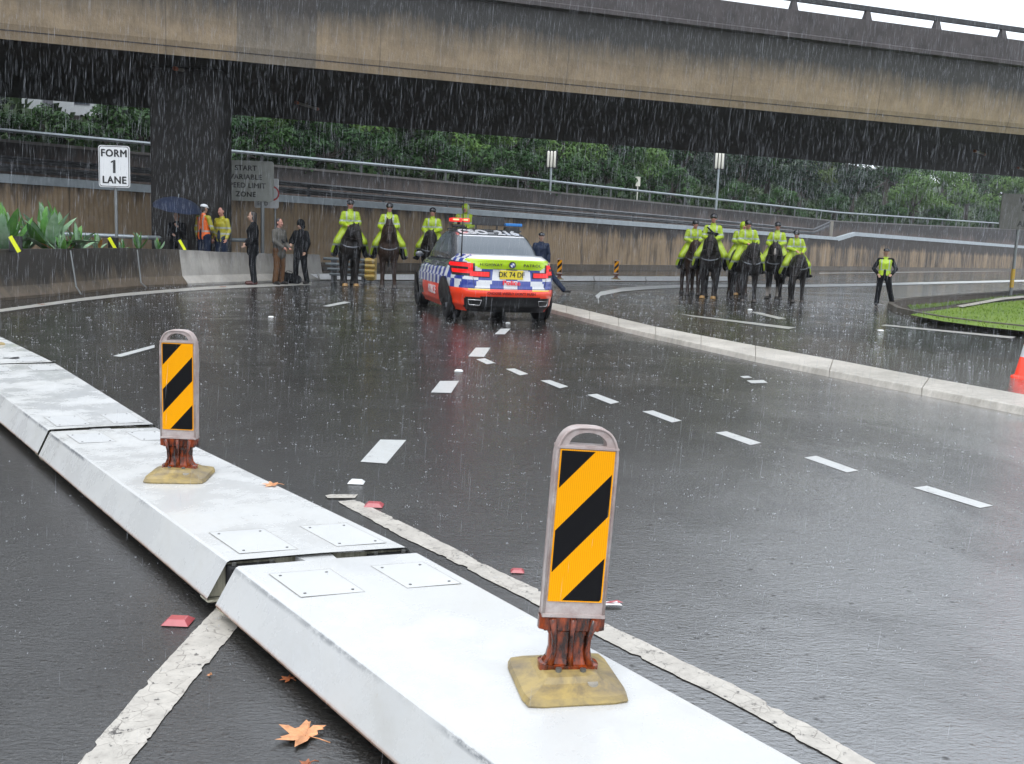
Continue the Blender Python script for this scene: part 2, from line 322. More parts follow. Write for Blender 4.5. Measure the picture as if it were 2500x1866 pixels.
class MB:
    def __init__(s): s.v = []; s.f = []; s.mi = []; s.uv = []; s.smooth = []
    def add(s, vs, fs, mi=0, uvs=None):
        o = len(s.v); s.v += [tuple(v) for v in vs]; s.f += [tuple(i + o for i in f) for f in fs]; s.mi += [mi] * len(fs)
        s.uv += [uvs[i] if uvs else (0, 0) for f in fs for i in f]; return s
    def box(s, x0, x1, y0, y1, z0, z1, mi=0, mat=None):
        vs = [Vector((x, y, z)) for z in (z0, z1) for y in (y0, y1) for x in (x0, x1)]
        if mat: vs = [mat @ v for v in vs]
        return s.add(vs, [(0, 2, 3, 1), (4, 5, 7, 6), (0, 1, 5, 4), (2, 6, 7, 3), (0, 4, 6, 2), (1, 3, 7, 5)], mi)
    def tube(s, pts, r, n=8, mi=0, caps=True):
        pts = [Vector(p) for p in pts]; rs = r if isinstance(r, (list, tuple)) else [r] * len(pts)
        vs = []; prev = None
        for i, p in enumerate(pts):
            d = (pts[min(i + 1, len(pts) - 1)] - pts[max(i - 1, 0)]).normalized()
            a = Vector((0, 0, 1)) if abs(d.z) < .9 else Vector((1, 0, 0))
            u = d.cross(a).normalized()
            if prev is not None:
                u2 = prev - d * prev.dot(d)
                if u2.length > 1e-4: u = u2.normalized()
            prev = u; w = d.cross(u)
            vs += [p + (u * math.cos(2 * PI * k / n) + w * math.sin(2 * PI * k / n)) * rs[i] for k in range(n)]
        fs = [(i * n + k, i * n + (k + 1) % n, (i + 1) * n + (k + 1) % n, (i + 1) * n + k) for i in range(len(pts) - 1) for k in range(n)]
        if caps: fs += [tuple(range(n))[::-1], tuple((len(pts) - 1) * n + k for k in range(n))]
        return s.add(vs, fs, mi)
    def prism(s, poly, z0, z1, mi=0, mat=None):
        n = len(poly); vs = [Vector((*p, z0)) for p in poly] + [Vector((*p, z1)) for p in poly]
        if mat: vs = [mat @ v for v in vs]
        return s.add(vs, [tuple(range(n))[::-1], tuple(range(n, 2 * n))] + [(i, (i + 1) % n, (i + 1) % n + n, i + n) for i in range(n)], mi)
    def ell(s, c, r, mi=0, n=12, m=8, rot=None):
        vs = []; c = Vector(c)
        R = rot if rot else Matrix.Identity(3)
        for i in range(m + 1):
            th = PI * i / m
            for k in range(n):
                ph = 2 * PI * k / n
                vs.append(c + R @ Vector((r[0] * math.sin(th) * math.cos(ph), r[1] * math.sin(th) * math.sin(ph), r[2] * math.cos(th))))
        fs = [(i * n + k, (i + 1) * n + k, (i + 1) * n + (k + 1) % n, i * n + (k + 1) % n) for i in range(m) for k in range(n)]
        return s.add(vs, fs, mi)
    def cap(s, a, ra, b, rb, mi=0, n=10):
        a = Vector(a); b = Vector(b); d = (b - a).normalized(); pts = []; rs = []
        for k in range(0, 4): th = PI / 2 * k / 3.3; pts.append(a - d * ra * math.cos(th)); rs.append(max(ra * math.sin(th), ra * .05))
        for k in range(3, -1, -1): th = PI / 2 * k / 3.3; pts.append(b + d * rb * math.cos(th)); rs.append(max(rb * math.sin(th), rb * .05))
        return s.tube(pts, rs, n, mi)
    def mesh(s, name='m', clean=False):
        me = bpy.data.meshes.new(name); me.from_pydata(s.v, [], s.f)
        for p, i in zip(me.polygons, s.mi): p.material_index = i
        if any(u != (0, 0) for u in s.uv):
            l = me.uv_layers.new(name='UVMap')
            for i, u in enumerate(s.uv): l.data[i].uv = u
        if clean:
            bm = bmesh.new(); bm.from_mesh(me); bmesh.ops.remove_doubles(bm, verts=bm.verts, dist=1e-5); bmesh.ops.recalc_face_normals(bm, faces=bm.faces); bm.to_mesh(me); bm.free()
        me.update(); return me
    def obj(s, name, mats, parent=None, smooth=False, clean=True, loc=None, bevel=0):
        me = s.mesh(name, clean)
        if bevel:
            bm = bmesh.new(); bm.from_mesh(me); bmesh.ops.bevel(bm, geom=[e for e in bm.edges if len(e.link_faces) == 2 and e.calc_face_angle(0) > .5], offset=bevel, segments=2, affect='EDGES', profile=.6); bm.to_mesh(me); bm.free()
        return link(name, me, mats, parent, smooth, loc)
def organic(mb, voxel, name, mat, parent=None, sm=4):
    me = mb.mesh('raw'); o = bpy.data.objects.new('raw', me); COL.objects.link(o)
    md = o.modifiers.new('r', 'REMESH'); md.mode = 'VOXEL'; md.voxel_size = voxel; md.use_smooth_shade = True
    if sm: s2 = o.modifiers.new('s', 'SMOOTH'); s2.iterations = sm; s2.factor = .5
    dg = bpy.context.evaluated_depsgraph_get(); dg.update()
    out = bpy.data.meshes.new_from_object(o.evaluated_get(dg)); bpy.data.objects.remove(o); bpy.data.meshes.remove(me)
    out.name = name; out.materials.clear()
    return link(name, out, mat, parent, True)
def text(body, size, mat, parent=None, loc=(0, 0, 0), rot=(PI / 2, 0, 0), name='lettering', align='CENTER', depth=.002, xs=1, bold=0., shear=0, space=1):
    cu = bpy.data.curves.new('t', 'FONT'); cu.body = body; cu.size = size; cu.align_x = align; cu.align_y = 'CENTER'; cu.extrude = depth; cu.offset = 0; cu.space_character = space; cu.shear = shear
    cu.resolution_u = 3
    o = bpy.data.objects.new('t', cu); COL.objects.link(o); dg = bpy.context.evaluated_depsgraph_get(); dg.update()
    me = bpy.data.meshes.new_from_object(o.evaluated_get(dg)); bpy.data.objects.remove(o)
    me.transform(Matrix.Diagonal((xs, 1, 1, 1))); me.materials.clear()
    if bold:
        bm = bmesh.new()
        for dx, dy, dz in ((-1, -.5, 0), (1, -.5, .0006), (0, .8, .0012)):
            m2 = me.copy(); m2.transform(Matrix.Translation((dx * bold, dy * bold, dz))); bm.from_mesh(m2); bpy.data.meshes.remove(m2)
        bm.to_mesh(me); bm.free()
    q = link(name, me, mat, parent); q.location = loc; q.rotation_euler = rot; return q
def rrect(w, h, r, n=5):
    pts = []
    for cx, cy, a0 in ((w / 2 - r, h / 2 - r, 0), (-w / 2 + r, h / 2 - r, 90), (-w / 2 + r, -h / 2 + r, 180), (w / 2 - r, -h / 2 + r, 270)):
        for k in range(n + 1):
            a = math.radians(a0 + 90 * k / n); pts.append((cx + r * math.cos(a), cy + r * math.sin(a)))
    return pts
UPM = Matrix.Rotation(PI / 2, 4, 'X')   # XY drawing -> XZ plane facing -Y

# ================================================================== GROUND
def sheet(name, pts, z, mat, label=None):
    mb = MB(); mb.add([(p[0], p[1], z) for p in pts], [tuple(range(len(pts)))]); me = mb.mesh(name)
    bm = bmesh.new(); bm.from_mesh(me); bmesh.ops.triangulate(bm, faces=bm.faces); bmesh.ops.recalc_face_normals(bm, faces=bm.faces)
    for f in bm.faces:
        if f.normal.z < 0: f.normal_flip()
    bm.to_mesh(me); bm.free()
    return tag(link(name, me, mat), kind='structure')
def ribbon(name, A, B, z, mat, jag=0.):
    mb = MB(); n = len(A)
    if jag:   # ragged edges
        a2, b2 = [], []
        for i in range(n - 1):
            st = max(2, int((A[i + 1] - A[i]).length / .016))
            for k in range(st):
                t = k / st; a2.append(A[i].lerp(A[i + 1], t)); b2.append(B[i].lerp(B[i + 1], t))
        a2.append(A[-1]); b2.append(B[-1])
        def off():
            out = []; lf = 0.; nt = 0
            for _ in a2:
                lf = lf * .9 + random.uniform(-jag, jag) * .35
                if nt <= 0 and random.random() < .05: nt = random.randint(1, 3); dv_ = random.uniform(.5, 1) * jag * 2.2
                out.append(lf + random.uniform(-.2, .2) * jag + (dv_ if nt > 0 else 0)); nt -= 1
            return out
        A, B = [p + (q - p).normalized() * o for p, q, o in zip(a2, b2, off())], [q + (p - q).normalized() * o for p, q, o in zip(a2, b2, off())]; n = len(A)
    mb.add([(p[0], p[1], z) for p in A] + [(p[0], p[1], z) for p in B], [(i, i + 1, n + i + 1, n + i) for i in range(n - 1)])
    me = mb.mesh(name); 
    bm = bmesh.new(); bm.from_mesh(me)
    for f in bm.faces:
        if f.normal.z < 0: f.normal_flip()
    bm.to_mesh(me); bm.free()
    return tag(link(name, me, mat), kind='structure')
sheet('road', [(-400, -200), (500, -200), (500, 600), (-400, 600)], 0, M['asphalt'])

# wall line on plan (foot of the retaining wall) and the terrace line behind
WALL = [Vector((-34.0, 2.6)), Vector((-14.7, 28.2)), Vector((0, 47.7)), Vector((26.3, 82)), Vector((29.2, 86.5)), Vector((69, 133)), Vector((160, 238))]
WTOP = [2.68, 2.68, 2.68, 2.66, 3.22, 3.22, 3.5]
PARA = [Vector((-36, 17.4)), Vector((-18.6, 35.8)), Vector((0, 55.3)), Vector((29, 90.6)), Vector((71.5, 138)), Vector((165, 246))]
PTOP = [4.28, 4.28, 4.28, 4.3, 5.6, 6.5]

# brown wet island area behind the long kerb
KF = [(1330, 750), (1360, 757), (1463, 784), (1571, 809), (1680, 832), (1788, 856), (1920, 883), (2048, 906), (2220, 938), (2385, 971), (2500, 991), (2640, 1018), (2900, 1068)]
KB = [(1330, 736), (1360, 742), (1463, 765), (1571, 792), (1680, 813), (1788, 834), (1920, 858), (2059, 882), (2235, 916), (2412, 950), (2500, 963), (2640, 990), (2900, 1040)]
kf = [P(*p, .085) for p in KF]; kb = [P(*p, .085) for p in KB]
arcpx = [(1462, 738), (1453, 729), (1466, 718), (1517, 708), (1580, 703), (1652, 700), (1788, 698), (1951, 699), (2113, 696), (2300, 691), (2500, 686)]
isl = [P(*p, 0) for p in [(1352, 748), (1463, 774), (1571, 799), (1788, 842), (2048, 892), (2300, 938), (2500, 975), (2900, 1050), (3100, 960), (2500, 880), (2200, 850), (1900, 806), (1700, 775), (1560, 748), (1500, 735), (1462, 735), (1440, 725), (1400, 730)]]
sheet('verge_paving', isl, .004, M['asphalt2'])

# ---- markings
def quad(name, c, mat=None, z=.003): return sheet(name, [P(*p, 0) for p in c], z, mat or M['paint'])
k_ = 1.1297
marks = [[(1082, 711), (1103, 711), (1091, 723), (1069, 723)], [(1028, 752), (1060, 752), (1046, 772), (1012, 771)],
         [(951, 824), (992, 824), (975, 850), (931, 849)], [(822, 951), (878, 952), (835, 1003), (779, 999)]]
for i in range(8):
    pass
thin = [[(1029, 777), (1048, 775), (1070, 785), (1052, 788)], [(1093, 798), (1112, 797), (1142, 809), (1124, 812)], [(1168, 823), (1188, 822), (1228, 836), (1210, 840)],
        [(1269, 854), (1290, 852), (1339, 870), (1320, 874)], [(1388, 890), (1411, 888), (1473, 910), (1452, 914)], [(1546, 936), (1570, 933), (1645, 958), (1622, 963)],
        [(1738, 990), (1764, 986), (1855, 1018), (1830, 1022)], [(1974, 1055), (2003, 1051), (2146, 1094), (2118, 1099)], [(2290, 1143), (2330, 1140), (2520, 1200), (2480, 1206)]]
others = [[(244, 770), (262, 772), (334, 752), (334, 746)], [(696, 662), (712, 663), (758, 654), (744, 652)],
          [(1599, 814), (1616, 813), (1626, 817), (1608, 818)], [(1613, 823), (1650, 822), (1659, 828), (1624, 829)]]
for q in marks + thin + others: quad('lane_marking', [(x * k_, y * k_) for x, y in q])
for q in [[(1636, 766), (1652, 766), (1942, 800), (1925, 804)], [(1834, 763), (1848, 762), (1920, 778), (1900, 780)], [(2150, 795), (2162, 793), (2480, 823), (2470, 827)],
          [(1890, 835), (1965, 836), (1975, 839), (1885, 838.5)]]:
    quad('lane_marking', q, M['fogline'])
# ragged thermoplastic lines beside and under the barrier
A = [P(*p) for p in [(826, 1226), (983, 1314), (1130, 1385), (1277, 1462), (1469, 1560), (1800, 1725), (2075, 1880), (2500, 2130)]]
B = [P(*p) for p in [(806, 1211 ), (868, 1213), (1000, 1292), (1160, 1375), (1302, 1440), (1490, 1530), (1830, 1695), (2150, 1880)]]
B = [P(*p) for p in [(868, 1222), (1030, 1300), (1180, 1378), (1325, 1447), (1515, 1543), (1850, 1705), (2160, 1880), (2620, 2130)]]
ribbon('edge_line', A, B, .004, M['thermo'], .006)
quad('edge_line', [(794, 1213), (806, 1210), (874, 1210), (866, 1219), (800, 1219)], M['thermo'], .007)
A = [P(*p) for p in [(120, 1950), (192, 1866), (330, 1700), (440, 1580), (531, 1482), (566, 1440)]]
B = [P(*p) for p in [(250, 1950), (318, 1866), (420, 1730), (520, 1605), (587, 1524), (625, 1478)]]
ribbon('edge_line', A, B, .004, M['thermo'], .005)
# road edge line along the left wall
fog = [(-500, 850), (-250, 800), (0, 760), (196, 733), (300, 721), (392, 713), (500, 705), (600, 700), (760, 693)]
ribbon('edge_line', [P(x, y + 3) for x, y in fog], [P(x, y - 4) for x, y in fog], .006, M['fogline'])
# white arc of the median loop
arc = arcpx + [(2800, 676)]
ow = [11, 11, 10, 9, 8, 7, 6.5, 6, 5.5, 5, 4.5, 4]
ribbon('edge_line', [P(x + (6 if i == 1 else 0), y + w_ / 2) for i, ((x, y), w_) in enumerate(zip(arc, ow))], [P(x, y - w_ / 2) for (x, y), w_ in zip(arc, ow)], .008, M['paint'])
ribbon('edge_line', [P(2000, 668), P(2500, 662), P(2800, 658)], [P(2000, 667), P(2500, 661), P(2800, 657)], .006, M['fogline'])

# ---- long kerb, segment by segment
kr = empty('median_kerb', kf[0], 0, 'long pale concrete kerb curving from the police car to the right edge of the road', 'kerb')
nseg = len(kf) - 1
def kseg(a0, a1, b0, b1, mb, gap=.012):
    d = (a1 - a0).normalized() * .006; a0 = a0 + d; b0 = b0 + d
    dn = (a0 - b0).normalized() * .05
    vs = [Vector((*(a0 + dn)[:2], -.02)), Vector((*(a1 + dn)[:2], -.02)), Vector((*a1[:2], .075)), Vector((*a0[:2], .075)), Vector((*b0[:2], .088)), Vector((*b1[:2], .088)), Vector((*b1[:2], -.02)), Vector((*b0[:2], -.02))]
    mb.add(vs, [(0, 1, 2, 3), (3, 2, 5, 4), (4, 5, 6, 7), (1, 6, 5, 2), (0, 3, 4, 7)])
def sub(lst, n):
    out = []
    for i in range(len(lst) - 1):
        for k in range(n): out.append(lst[i].lerp(lst[i + 1], k / n))
    return out + [lst[-1]]
# resample to about 1.1 m stones
def resample2(A, B, step):
    L = [0]
    for i in range(1, len(A)): L.append(L[-1] + (A[i] - A[i - 1]).length)
    n = max(1, int(L[-1] / step)); ra, rb = [], []
    for k in range(n + 1):
        s_ = L[-1] * k / n; i = max(j for j in range(len(L)) if L[j] <= s_ + 1e-9); i = min(i, len(A) - 2); t = (s_ - L[i]) / (L[i + 1] - L[i])
        ra.append(A[i].lerp(A[i + 1], t)); rb.append(B[i].lerp(B[i + 1], t))
    return ra, rb
ka, kbb = resample2(kf, kb, 1.25)
for i in range(len(ka) - 1):
    mb = MB(); kseg(ka[i], ka[i + 1], kbb[i], kbb[i + 1], mb); o = mb.obj('kerb_stone', M['kerb'], None, bevel=.012); o.parent = kr; o.matrix_parent_inverse = Matrix.Translation(-Vector(kr.location))
# weeds in the joint of the kerb
mb = MB()
for c in ((1762, 856), (1776, 858), (1818, 866)):
    b = P(*c)
    for k in range(14):
        a = random.uniform(0, 2 * PI); l = random.uniform(.05, .12); t = b + Vector((random.uniform(-.06, .06), random.uniform(-.03, .03), 0)); e = t + Vector((math.cos(a) * l, math.sin(a) * l * .5, l * .8)); s_ = Vector((-math.sin(a), math.cos(a), 0)) * .014
        mb.add([t - s_, t + s_, e], [(0, 1, 2)])
tag(mb.obj('weeds', M['leaf_b'], clean=False), 'small green weeds growing at the foot of the long pale kerb', 'weeds', kind='stuff')

# ---- grass island right
gi = [P(*p) for p in [(2165, 752), (2185, 764), (2240, 777), (2300, 788), (2400, 801), (2500, 812), (2900, 850), (3300, 850), (3300, 700), (2900, 702), (2500, 714), (2440, 720), (2330, 728), (2240, 735), (2190, 741), (2170, 746)]]
def inset(pts, d):
    n = len(pts); out = []
    for i in range(n):
        a, b, c = pts[i - 1], pts[i], pts[(i + 1) % n]
        n1 = Vector((-(b - a).y, (b - a).x)).normalized(); n2 = Vector((-(c - b).y, (c - b).x)).normalized(); m_ = (n1 + n2)
        m_ = m_.normalized() if m_.length > 1e-3 else n1
        out.append(Vector((b.x + m_.x * d, b.y + m_.y * d, 0)))
    return out
gin = inset(gi, .16)
mb = MB(); n = len(gi)
vs = [Vector((p.x, p.y, -.02)) for p in gi] + [Vector((p.x, p.y, .14)) for p in inset(gi, .02)] + [Vector((p.x, p.y, .14)) for p in gin] + [Vector((p.x, p.y, .02)) for p in gin]
fs = []
for r in range(3): fs += [(r * n + i, r * n + (i + 1) % n, (r + 1) * n + (i + 1) % n, (r + 1) * n + i) for i in range(n)]
mb.add(vs, fs); tag(mb.obj('island_kerb', M['kerb_dark'], clean=False), 'dark mossy kerb rounding the tip of the grass island', 'kerb')
sheet('soil', gin, .10, M['soil'])
lawn_in = [P(*p, .16) for p in [(2222, 764), (2300, 779), (2400, 792), (2500, 803), (2900, 838), (3200, 838), (3200, 712), (2900, 720), (2500, 730), (2420, 736), (2330, 748), (2260, 757)]]
sheet('lawn', lawn_in, .115, M['grass'])
back_strip = [P(*p, .12) for p in [(2215, 744), (2260, 742), (2400, 728), (2500, 718), (2500, 722), (2400, 733), (2290, 748), (2225, 755)]]
sheet('lawn', back_strip, .108, M['leaf_d'])
mb = MB()
def blades(poly, n, zz, hh):
    xs = [p.x for p in poly]; ys = [p.y for p in poly]; cnt = 0
    while cnt < n:
        x = random.uniform(min(xs), min(max(xs), 26)); y = random.uniform(min(ys), max(ys)); ins = False; j = len(poly) - 1
        for i in range(len(poly)):
            if (poly[i].y > y) != (poly[j].y > y) and x < (poly[j].x - poly[i].x) * (y - poly[i].y) / (poly[j].y - poly[i].y) + poly[i].x: ins = not ins
            j = i
        cnt += 1
        if not ins: continue
        a = random.uniform(0, PI); h = random.uniform(.5, 1) * hh; w = .012
        mb.add([(x - math.cos(a) * w, y - math.sin(a) * w, zz), (x + math.cos(a) * w, y + math.sin(a) * w, zz), (x + random.uniform(-.04, .04), y + random.uniform(-.04, .04), zz + h)], [(0, 1, 2)])
blades(lawn_in, 26000, .11, .075); blades(back_strip, 4000, .105, .08)
tag(mb.obj('grass', M['grass'], clean=False), 'short bright green grass on the kerbed island at the right', 'grass', kind='stuff')
# concrete inner edging on the island
mb = MB(); e1 = [P(*p, .15) for p in [(2335, 747), (2400, 735), (2442, 727), (2500, 722)]]; e2 = [P(*p, .15) for p in [(2350, 750), (2405, 740), (2450, 732), (2500, 727)]]
mb.add(e1 + e2, [(i, i + 1, 5 + i, 4 + i) for i in range(3)]); tag(mb.obj('garden_edging', M['kerb'], clean=False), 'thin pale concrete edging crossing the grass island', 'edging')

# ================================================================== WALLS AND TERRACE
def wallmesh(line, z0s, z1s, thick, dirn, rib=False, u0=0.):
    mb = MB(); L = 0.
    for i in range(len(line) - 1):
        a, b = line[i], line[i + 1]; d = (b - a); l = d.length; nrm = Vector((-d.y, d.x)).normalized() * thick * dirn
        n = max(1, int(l / 3))
        for k in range(n):
            t0, t1 = k / n, (k + 1) / n; p, q = a.lerp(b, t0), a.lerp(b, t1)
            za0, zb0 = z0s[i] + (z0s[i + 1] - z0s[i]) * t0, z0s[i] + (z0s[i + 1] - z0s[i]) * t1
            za1, zb1 = z1s[i] + (z1s[i + 1] - z1s[i]) * t0, z1s[i] + (z1s[i + 1] - z1s[i]) * t1
            vs = [(p.x, p.y, za0), (q.x, q.y, zb0), (q.x, q.y, zb1), (p.x, p.y, za1), (p.x + nrm.x, p.y + nrm.y, za1), (q.x + nrm.x, q.y + nrm.y, zb1), (q.x + nrm.x, q.y + nrm.y, zb0), (p.x + nrm.x, p.y + nrm.y, za0)]
            u = [(L + l * t0, za0), (L + l * t1, zb0), (L + l * t1, zb1), (L + l * t0, za1)]
            mb.add(vs, [(0, 1, 2, 3), (3, 2, 5, 4), (7, 4, 5, 6)], 0, u + u + u)
        L += l
    return mb
ww = empty('retaining_wall', (WALL[1].x, WALL[1].y, 0), 0, 'long brown ribbed concrete retaining wall running across behind the riders', 'wall')
def world_child(o, par): o.parent = par; o.matrix_parent_inverse = Matrix.Translation(-Vector(par.location)) if par.rotation_euler.z == 0 else par.matrix_world.inverted(); return o
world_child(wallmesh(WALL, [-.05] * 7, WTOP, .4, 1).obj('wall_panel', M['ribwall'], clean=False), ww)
# steel coping rail on its top
def offs(line, d):
    out = []
    for i, p in enumerate(line):
        a = line[max(0, i - 1)]; b = line[min(len(line) - 1, i + 1)]; t = (b - a).normalized(); out.append(Vector((p.x - t.y * d, p.y + t.x * d)))
    return out
cw = offs(WALL, -.08); mb = MB()
for i in range(len(cw) - 1):
    a, b = cw[i], cw[i + 1]; d = (b - a).normalized(); nn = Vector((-d.y, d.x)) * .22
    h = .26 if i < 3 else .34
    vs = [(a.x, a.y, WTOP[i] - h + .05), (b.x, b.y, WTOP[i + 1] - h + .05), (b.x, b.y, WTOP[i + 1] + .03), (a.x, a.y, WTOP[i] + .03), (a.x + nn.x, a.y + nn.y, WTOP[i] + .05), (b.x + nn.x, b.y + nn.y, WTOP[i + 1] + .05)]
    mb.add(vs, [(0, 1, 2, 3), (3, 2, 5, 4)])
world_child(mb.obj('coping_rail', M['galv'], clean=False), ww)
# small footing kerb at the wall's foot
mb = wallmesh(offs(WALL, -.5), [-.02] * 7, [.30] * 7, .5, 1); world_child(mb.obj('footing', M['barrierdark'], clean=False), ww)
# terrace road behind the wall
TER = offs(WALL, .3)
def strip(name, A, B, za, zb, mat):
    mb = MB(); n = min(len(A), len(B)); mb.add([(p[0], p[1], z) for p, z in zip(A, za)] + [(p[0], p[1], z) for p, z in zip(B, zb)], [(i, i + 1, n + i + 1, n + i) for i in range(n - 1)])
    return tag(mb.obj(name, mat), kind='structure')
PAR7 = [PARA[0], PARA[1], PARA[2], Vector((29, 90.6)), Vector((32, 94)), PARA[4], PARA[5]]
strip('terrace_road', TER, PAR7, [z - .12 for z in WTOP], [z - .12 for z in WTOP], M['asphalt2'])
# guard rail along the terrace edge with sloped-up end
gr = empty('guard_rail', (-14, 29, 2.5), 0, 'dull steel double guard rail along the edge of the terrace road', 'guard rail')
gl = offs(WALL, 1.0)[:4]; gl[3] = Vector((24.2, 81.8)); GE = Vector((26.4, 84.6))
def beam(z0, z1, mb):
    pts = [(p, z0, z1) for p in gl] + [(GE, z0 + .75, z1 + .75)]
    for i in range(len(pts) - 1):
        (a, a0, a1), (b, b0, b1) = pts[i], pts[i + 1]; d = (b - a).normalized(); nn = Vector((-d.y, d.x)) * .05
        m0, m1 = (a0 + a1) / 2, (b0 + b1) / 2
        vs = [(a.x, a.y, a0), (b.x, b.y, b0), (b.x - nn.x, b.y - nn.y, b0 * .7 + b1 * .3), (a.x - nn.x, a.y - nn.y, a0 * .7 + a1 * .3), (a.x, a.y, m0), (b.x, b.y, m1), (b.x - nn.x, b.y - nn.y, b0 * .3 + b1 * .7), (a.x - nn.x, a.y - nn.y, a0 * .3 + a1 * .7), (a.x, a.y, a1), (b.x, b.y, b1)]
        mb.add(vs, [(0, 1, 2, 3), (3, 2, 5, 4), (4, 5, 6, 7), (7, 6, 9, 8)])
for z0, z1 in ((2.84, 3.06), (3.12, 3.30)):
    mb = MB(); beam(z0, z1, mb); world_child(mb.obj('rail', M['galv_dark'], clean=False), gr)
Lg = 0
for i in range(len(gl) - 1):
    a, b = gl[i], gl[i + 1]; n = int((b - a).length / 4)
    for k in range(n):
        p = a.lerp(b, k / n); mb = MB(); mb.box(p.x - .05, p.x + .05, p.y + .05, p.y + .2, 2.56, 3.28); world_child(mb.obj('post', M['galv_dark']), gr)
mb = MB(); mb.box(26.5, 26.75, 84.7, 84.95, 2.6, 4.05); world_child(mb.obj('end_post', M['kerb']), gr)
# upper parapet wall and its rail
pw = empty('parapet_wall', (PARA[1].x, PARA[1].y, 3), 0, 'dark weathered concrete parapet wall on the far side of the terrace road', 'wall')
world_child(wallmesh(PARA, [2.4] * 6, [z - .1 for z in PTOP], .3, 1).obj('wall_panel', M['upperwall'], clean=False), pw)
world_child(wallmesh(offs(PARA, -.04), [z - .1 for z in PTOP], PTOP, .4, 1).obj('coping', M['barrierlight'], clean=False), pw)
pr = empty('handrail', (PARA[1].x, PARA[1].y, 4.3), 0, 'thin grey steel rail on posts along the top of the dark parapet wall', 'rail')
zr = [4.58, 4.60, 4.84, 5.05, 6.2, 7.2]; RL = offs(PARA, .15)
mb = MB(); mb.tube([(p.x, p.y, z) for p, z in zip(RL, zr)], .075, 6); world_child(mb.obj('rail', M['galv']), pr)
for i in range(len(RL) - 1):
    n = max(2, int((RL[i + 1] - RL[i]).length / 4.5))
    for k in range(n):
        if i == 0 and k < n - 2 or i == 4 and k > 3: continue
        p = RL[i].lerp(RL[i + 1], k / n); z = PTOP[i] + (PTOP[i + 1] - PTOP[i]) * k / n; z2 = zr[i] + (zr[i + 1] - zr[i]) * k / n
        mb = MB(); mb.box(p.x - .05, p.x + .05, p.y - .05, p.y + .05, z - .02, z2); world_child(mb.obj('post', M['galv_dark']), pr)
# bank behind the parapet
mb = MB(); rows = []
for d, z in ((.3, 4.0), (6, 5.0), (16, 8.0), (34, 14), (70, 24), (140, 34)):
    l = offs(PARA, d); l[0] = l[0] + (l[0] - l[1]) * 1.0; l[-1] = l[-1] + (l[-1] - l[-2]) * .6
    rows.append([(p.x, p.y, z + (0 if d < 1 else random.uniform(-.4, .4))) for p in l])
n = len(PARA)
mb.add([p for r in rows for p in r], [(r * n + i, r * n + i + 1, (r + 1) * n + i + 1, (r + 1) * n + i) for r in range(len(rows) - 1) for i in range(n - 1)])
tag(mb.obj('hillside', M['bank'], clean=False, smooth=True), kind='structure')
def bankz(x, y):
    best = 1e9
    for i in range(len(PARA) - 1):
        a, b = PARA[i], PARA[i + 1]; d = b - a; t = max(0, min(1, (Vector((x, y)) - a).dot(d) / d.length_squared)); q = a + d * t
        best = min(best, (Vector((x, y)) - q).length)
    for (d0, z0), (d1, z1) in zip(((.3, 4.0), (6, 5.0), (16, 8.0), (34, 14), (70, 24)), ((6, 5.0), (16, 8.0), (34, 14), (70, 24), (140, 34))):
        if best <= d1: return z0 + (z1 - z0) * (best - d0) / (d1 - d0)
    return 34
# trees: a trunk with limbs, a crown of leaf clumps with gaps
def leafcloud(mb, blobs, n, size, rng):
    tot = sum(b[1] ** 2 for b in blobs)
    for c, r, sq in blobs:
        for _ in range(int(n * r * r / tot)):
            v = Vector((rng.gauss(0, 1), rng.gauss(0, 1), rng.gauss(0, 1))).normalized() * r * rng.uniform(.62, 1.05); v.z *= sq
            if v.z < -r * .55: continue
            p = Vector(c) + v; nrm = (v.normalized() + Vector((rng.uniform(-.7, .7), rng.uniform(-.7, .7), rng.uniform(-.2, .9)))).normalized()
            a = nrm.orthogonal().normalized(); a.rotate(Matrix.Rotation(rng.uniform(0, 6.28), 3, nrm)); b = nrm.cross(a); s_ = size * rng.uniform(.6, 1.5)
            mb.add([p - a * s_, p - b * s_ * .45, p + a * s_ * .9 + nrm * s_ * .2, p + b * s_ * .5], [(0, 1, 2, 3)])
def make_tree(h, r, seed, leafm, n=5200, size=.17, name='tree', low=.3):
    rng = random.Random(seed); t = empty(name)
    mb = MB(); blobs = []
    mb.tube([(0, 0, -1), (.05, 0, h * .3), (rng.uniform(-.3, .3), rng.uniform(-.3, .3), h * .62)], [r * .075, r * .055, r * .03], 8)
    for k in range(rng.randint(11, 15)):
        a = rng.uniform(0, 2 * PI); rr = r * rng.uniform(.25, .75); z = h * rng.uniform(low, .86); br = r * rng.uniform(.26, .46) * (1.15 - .35 * z / h)
        c = Vector((math.cos(a) * rr * (1.2 - .6 * z / h), math.sin(a) * rr * (1.2 - .6 * z / h), z)); blobs.append((c, br, rng.uniform(.6, .85)))
        mb.tube([(0, 0, h * .25 + z * .15), tuple(c * .5 + Vector((0, 0, z * .1))), tuple(c)], [r * .03, r * .02, r * .008], 5)
    blobs.append((Vector((0, 0, h * .86)), r * .36, .8))
    mb.obj('trunk', M['bark'], t)
    lm = MB(); leafcloud(lm, blobs, n, size, rng); lm.obj('crown', leafm, t, clean=False)
    return t
protos = [make_tree(9, 4.2, 1, M['leaf_a']), make_tree(8, 4.5, 2, M['leaf_b']), make_tree(10, 4.0, 3, M['leaf_c']), make_tree(7, 3.6, 4, M['leaf_d']), make_tree(11, 5, 5, M['leaf_a'], 6500, .19)]
bush = make_tree(3.2, 2.3, 9, M['leaf_a'], 2600, .13, 'shrub', .15)
used = set()
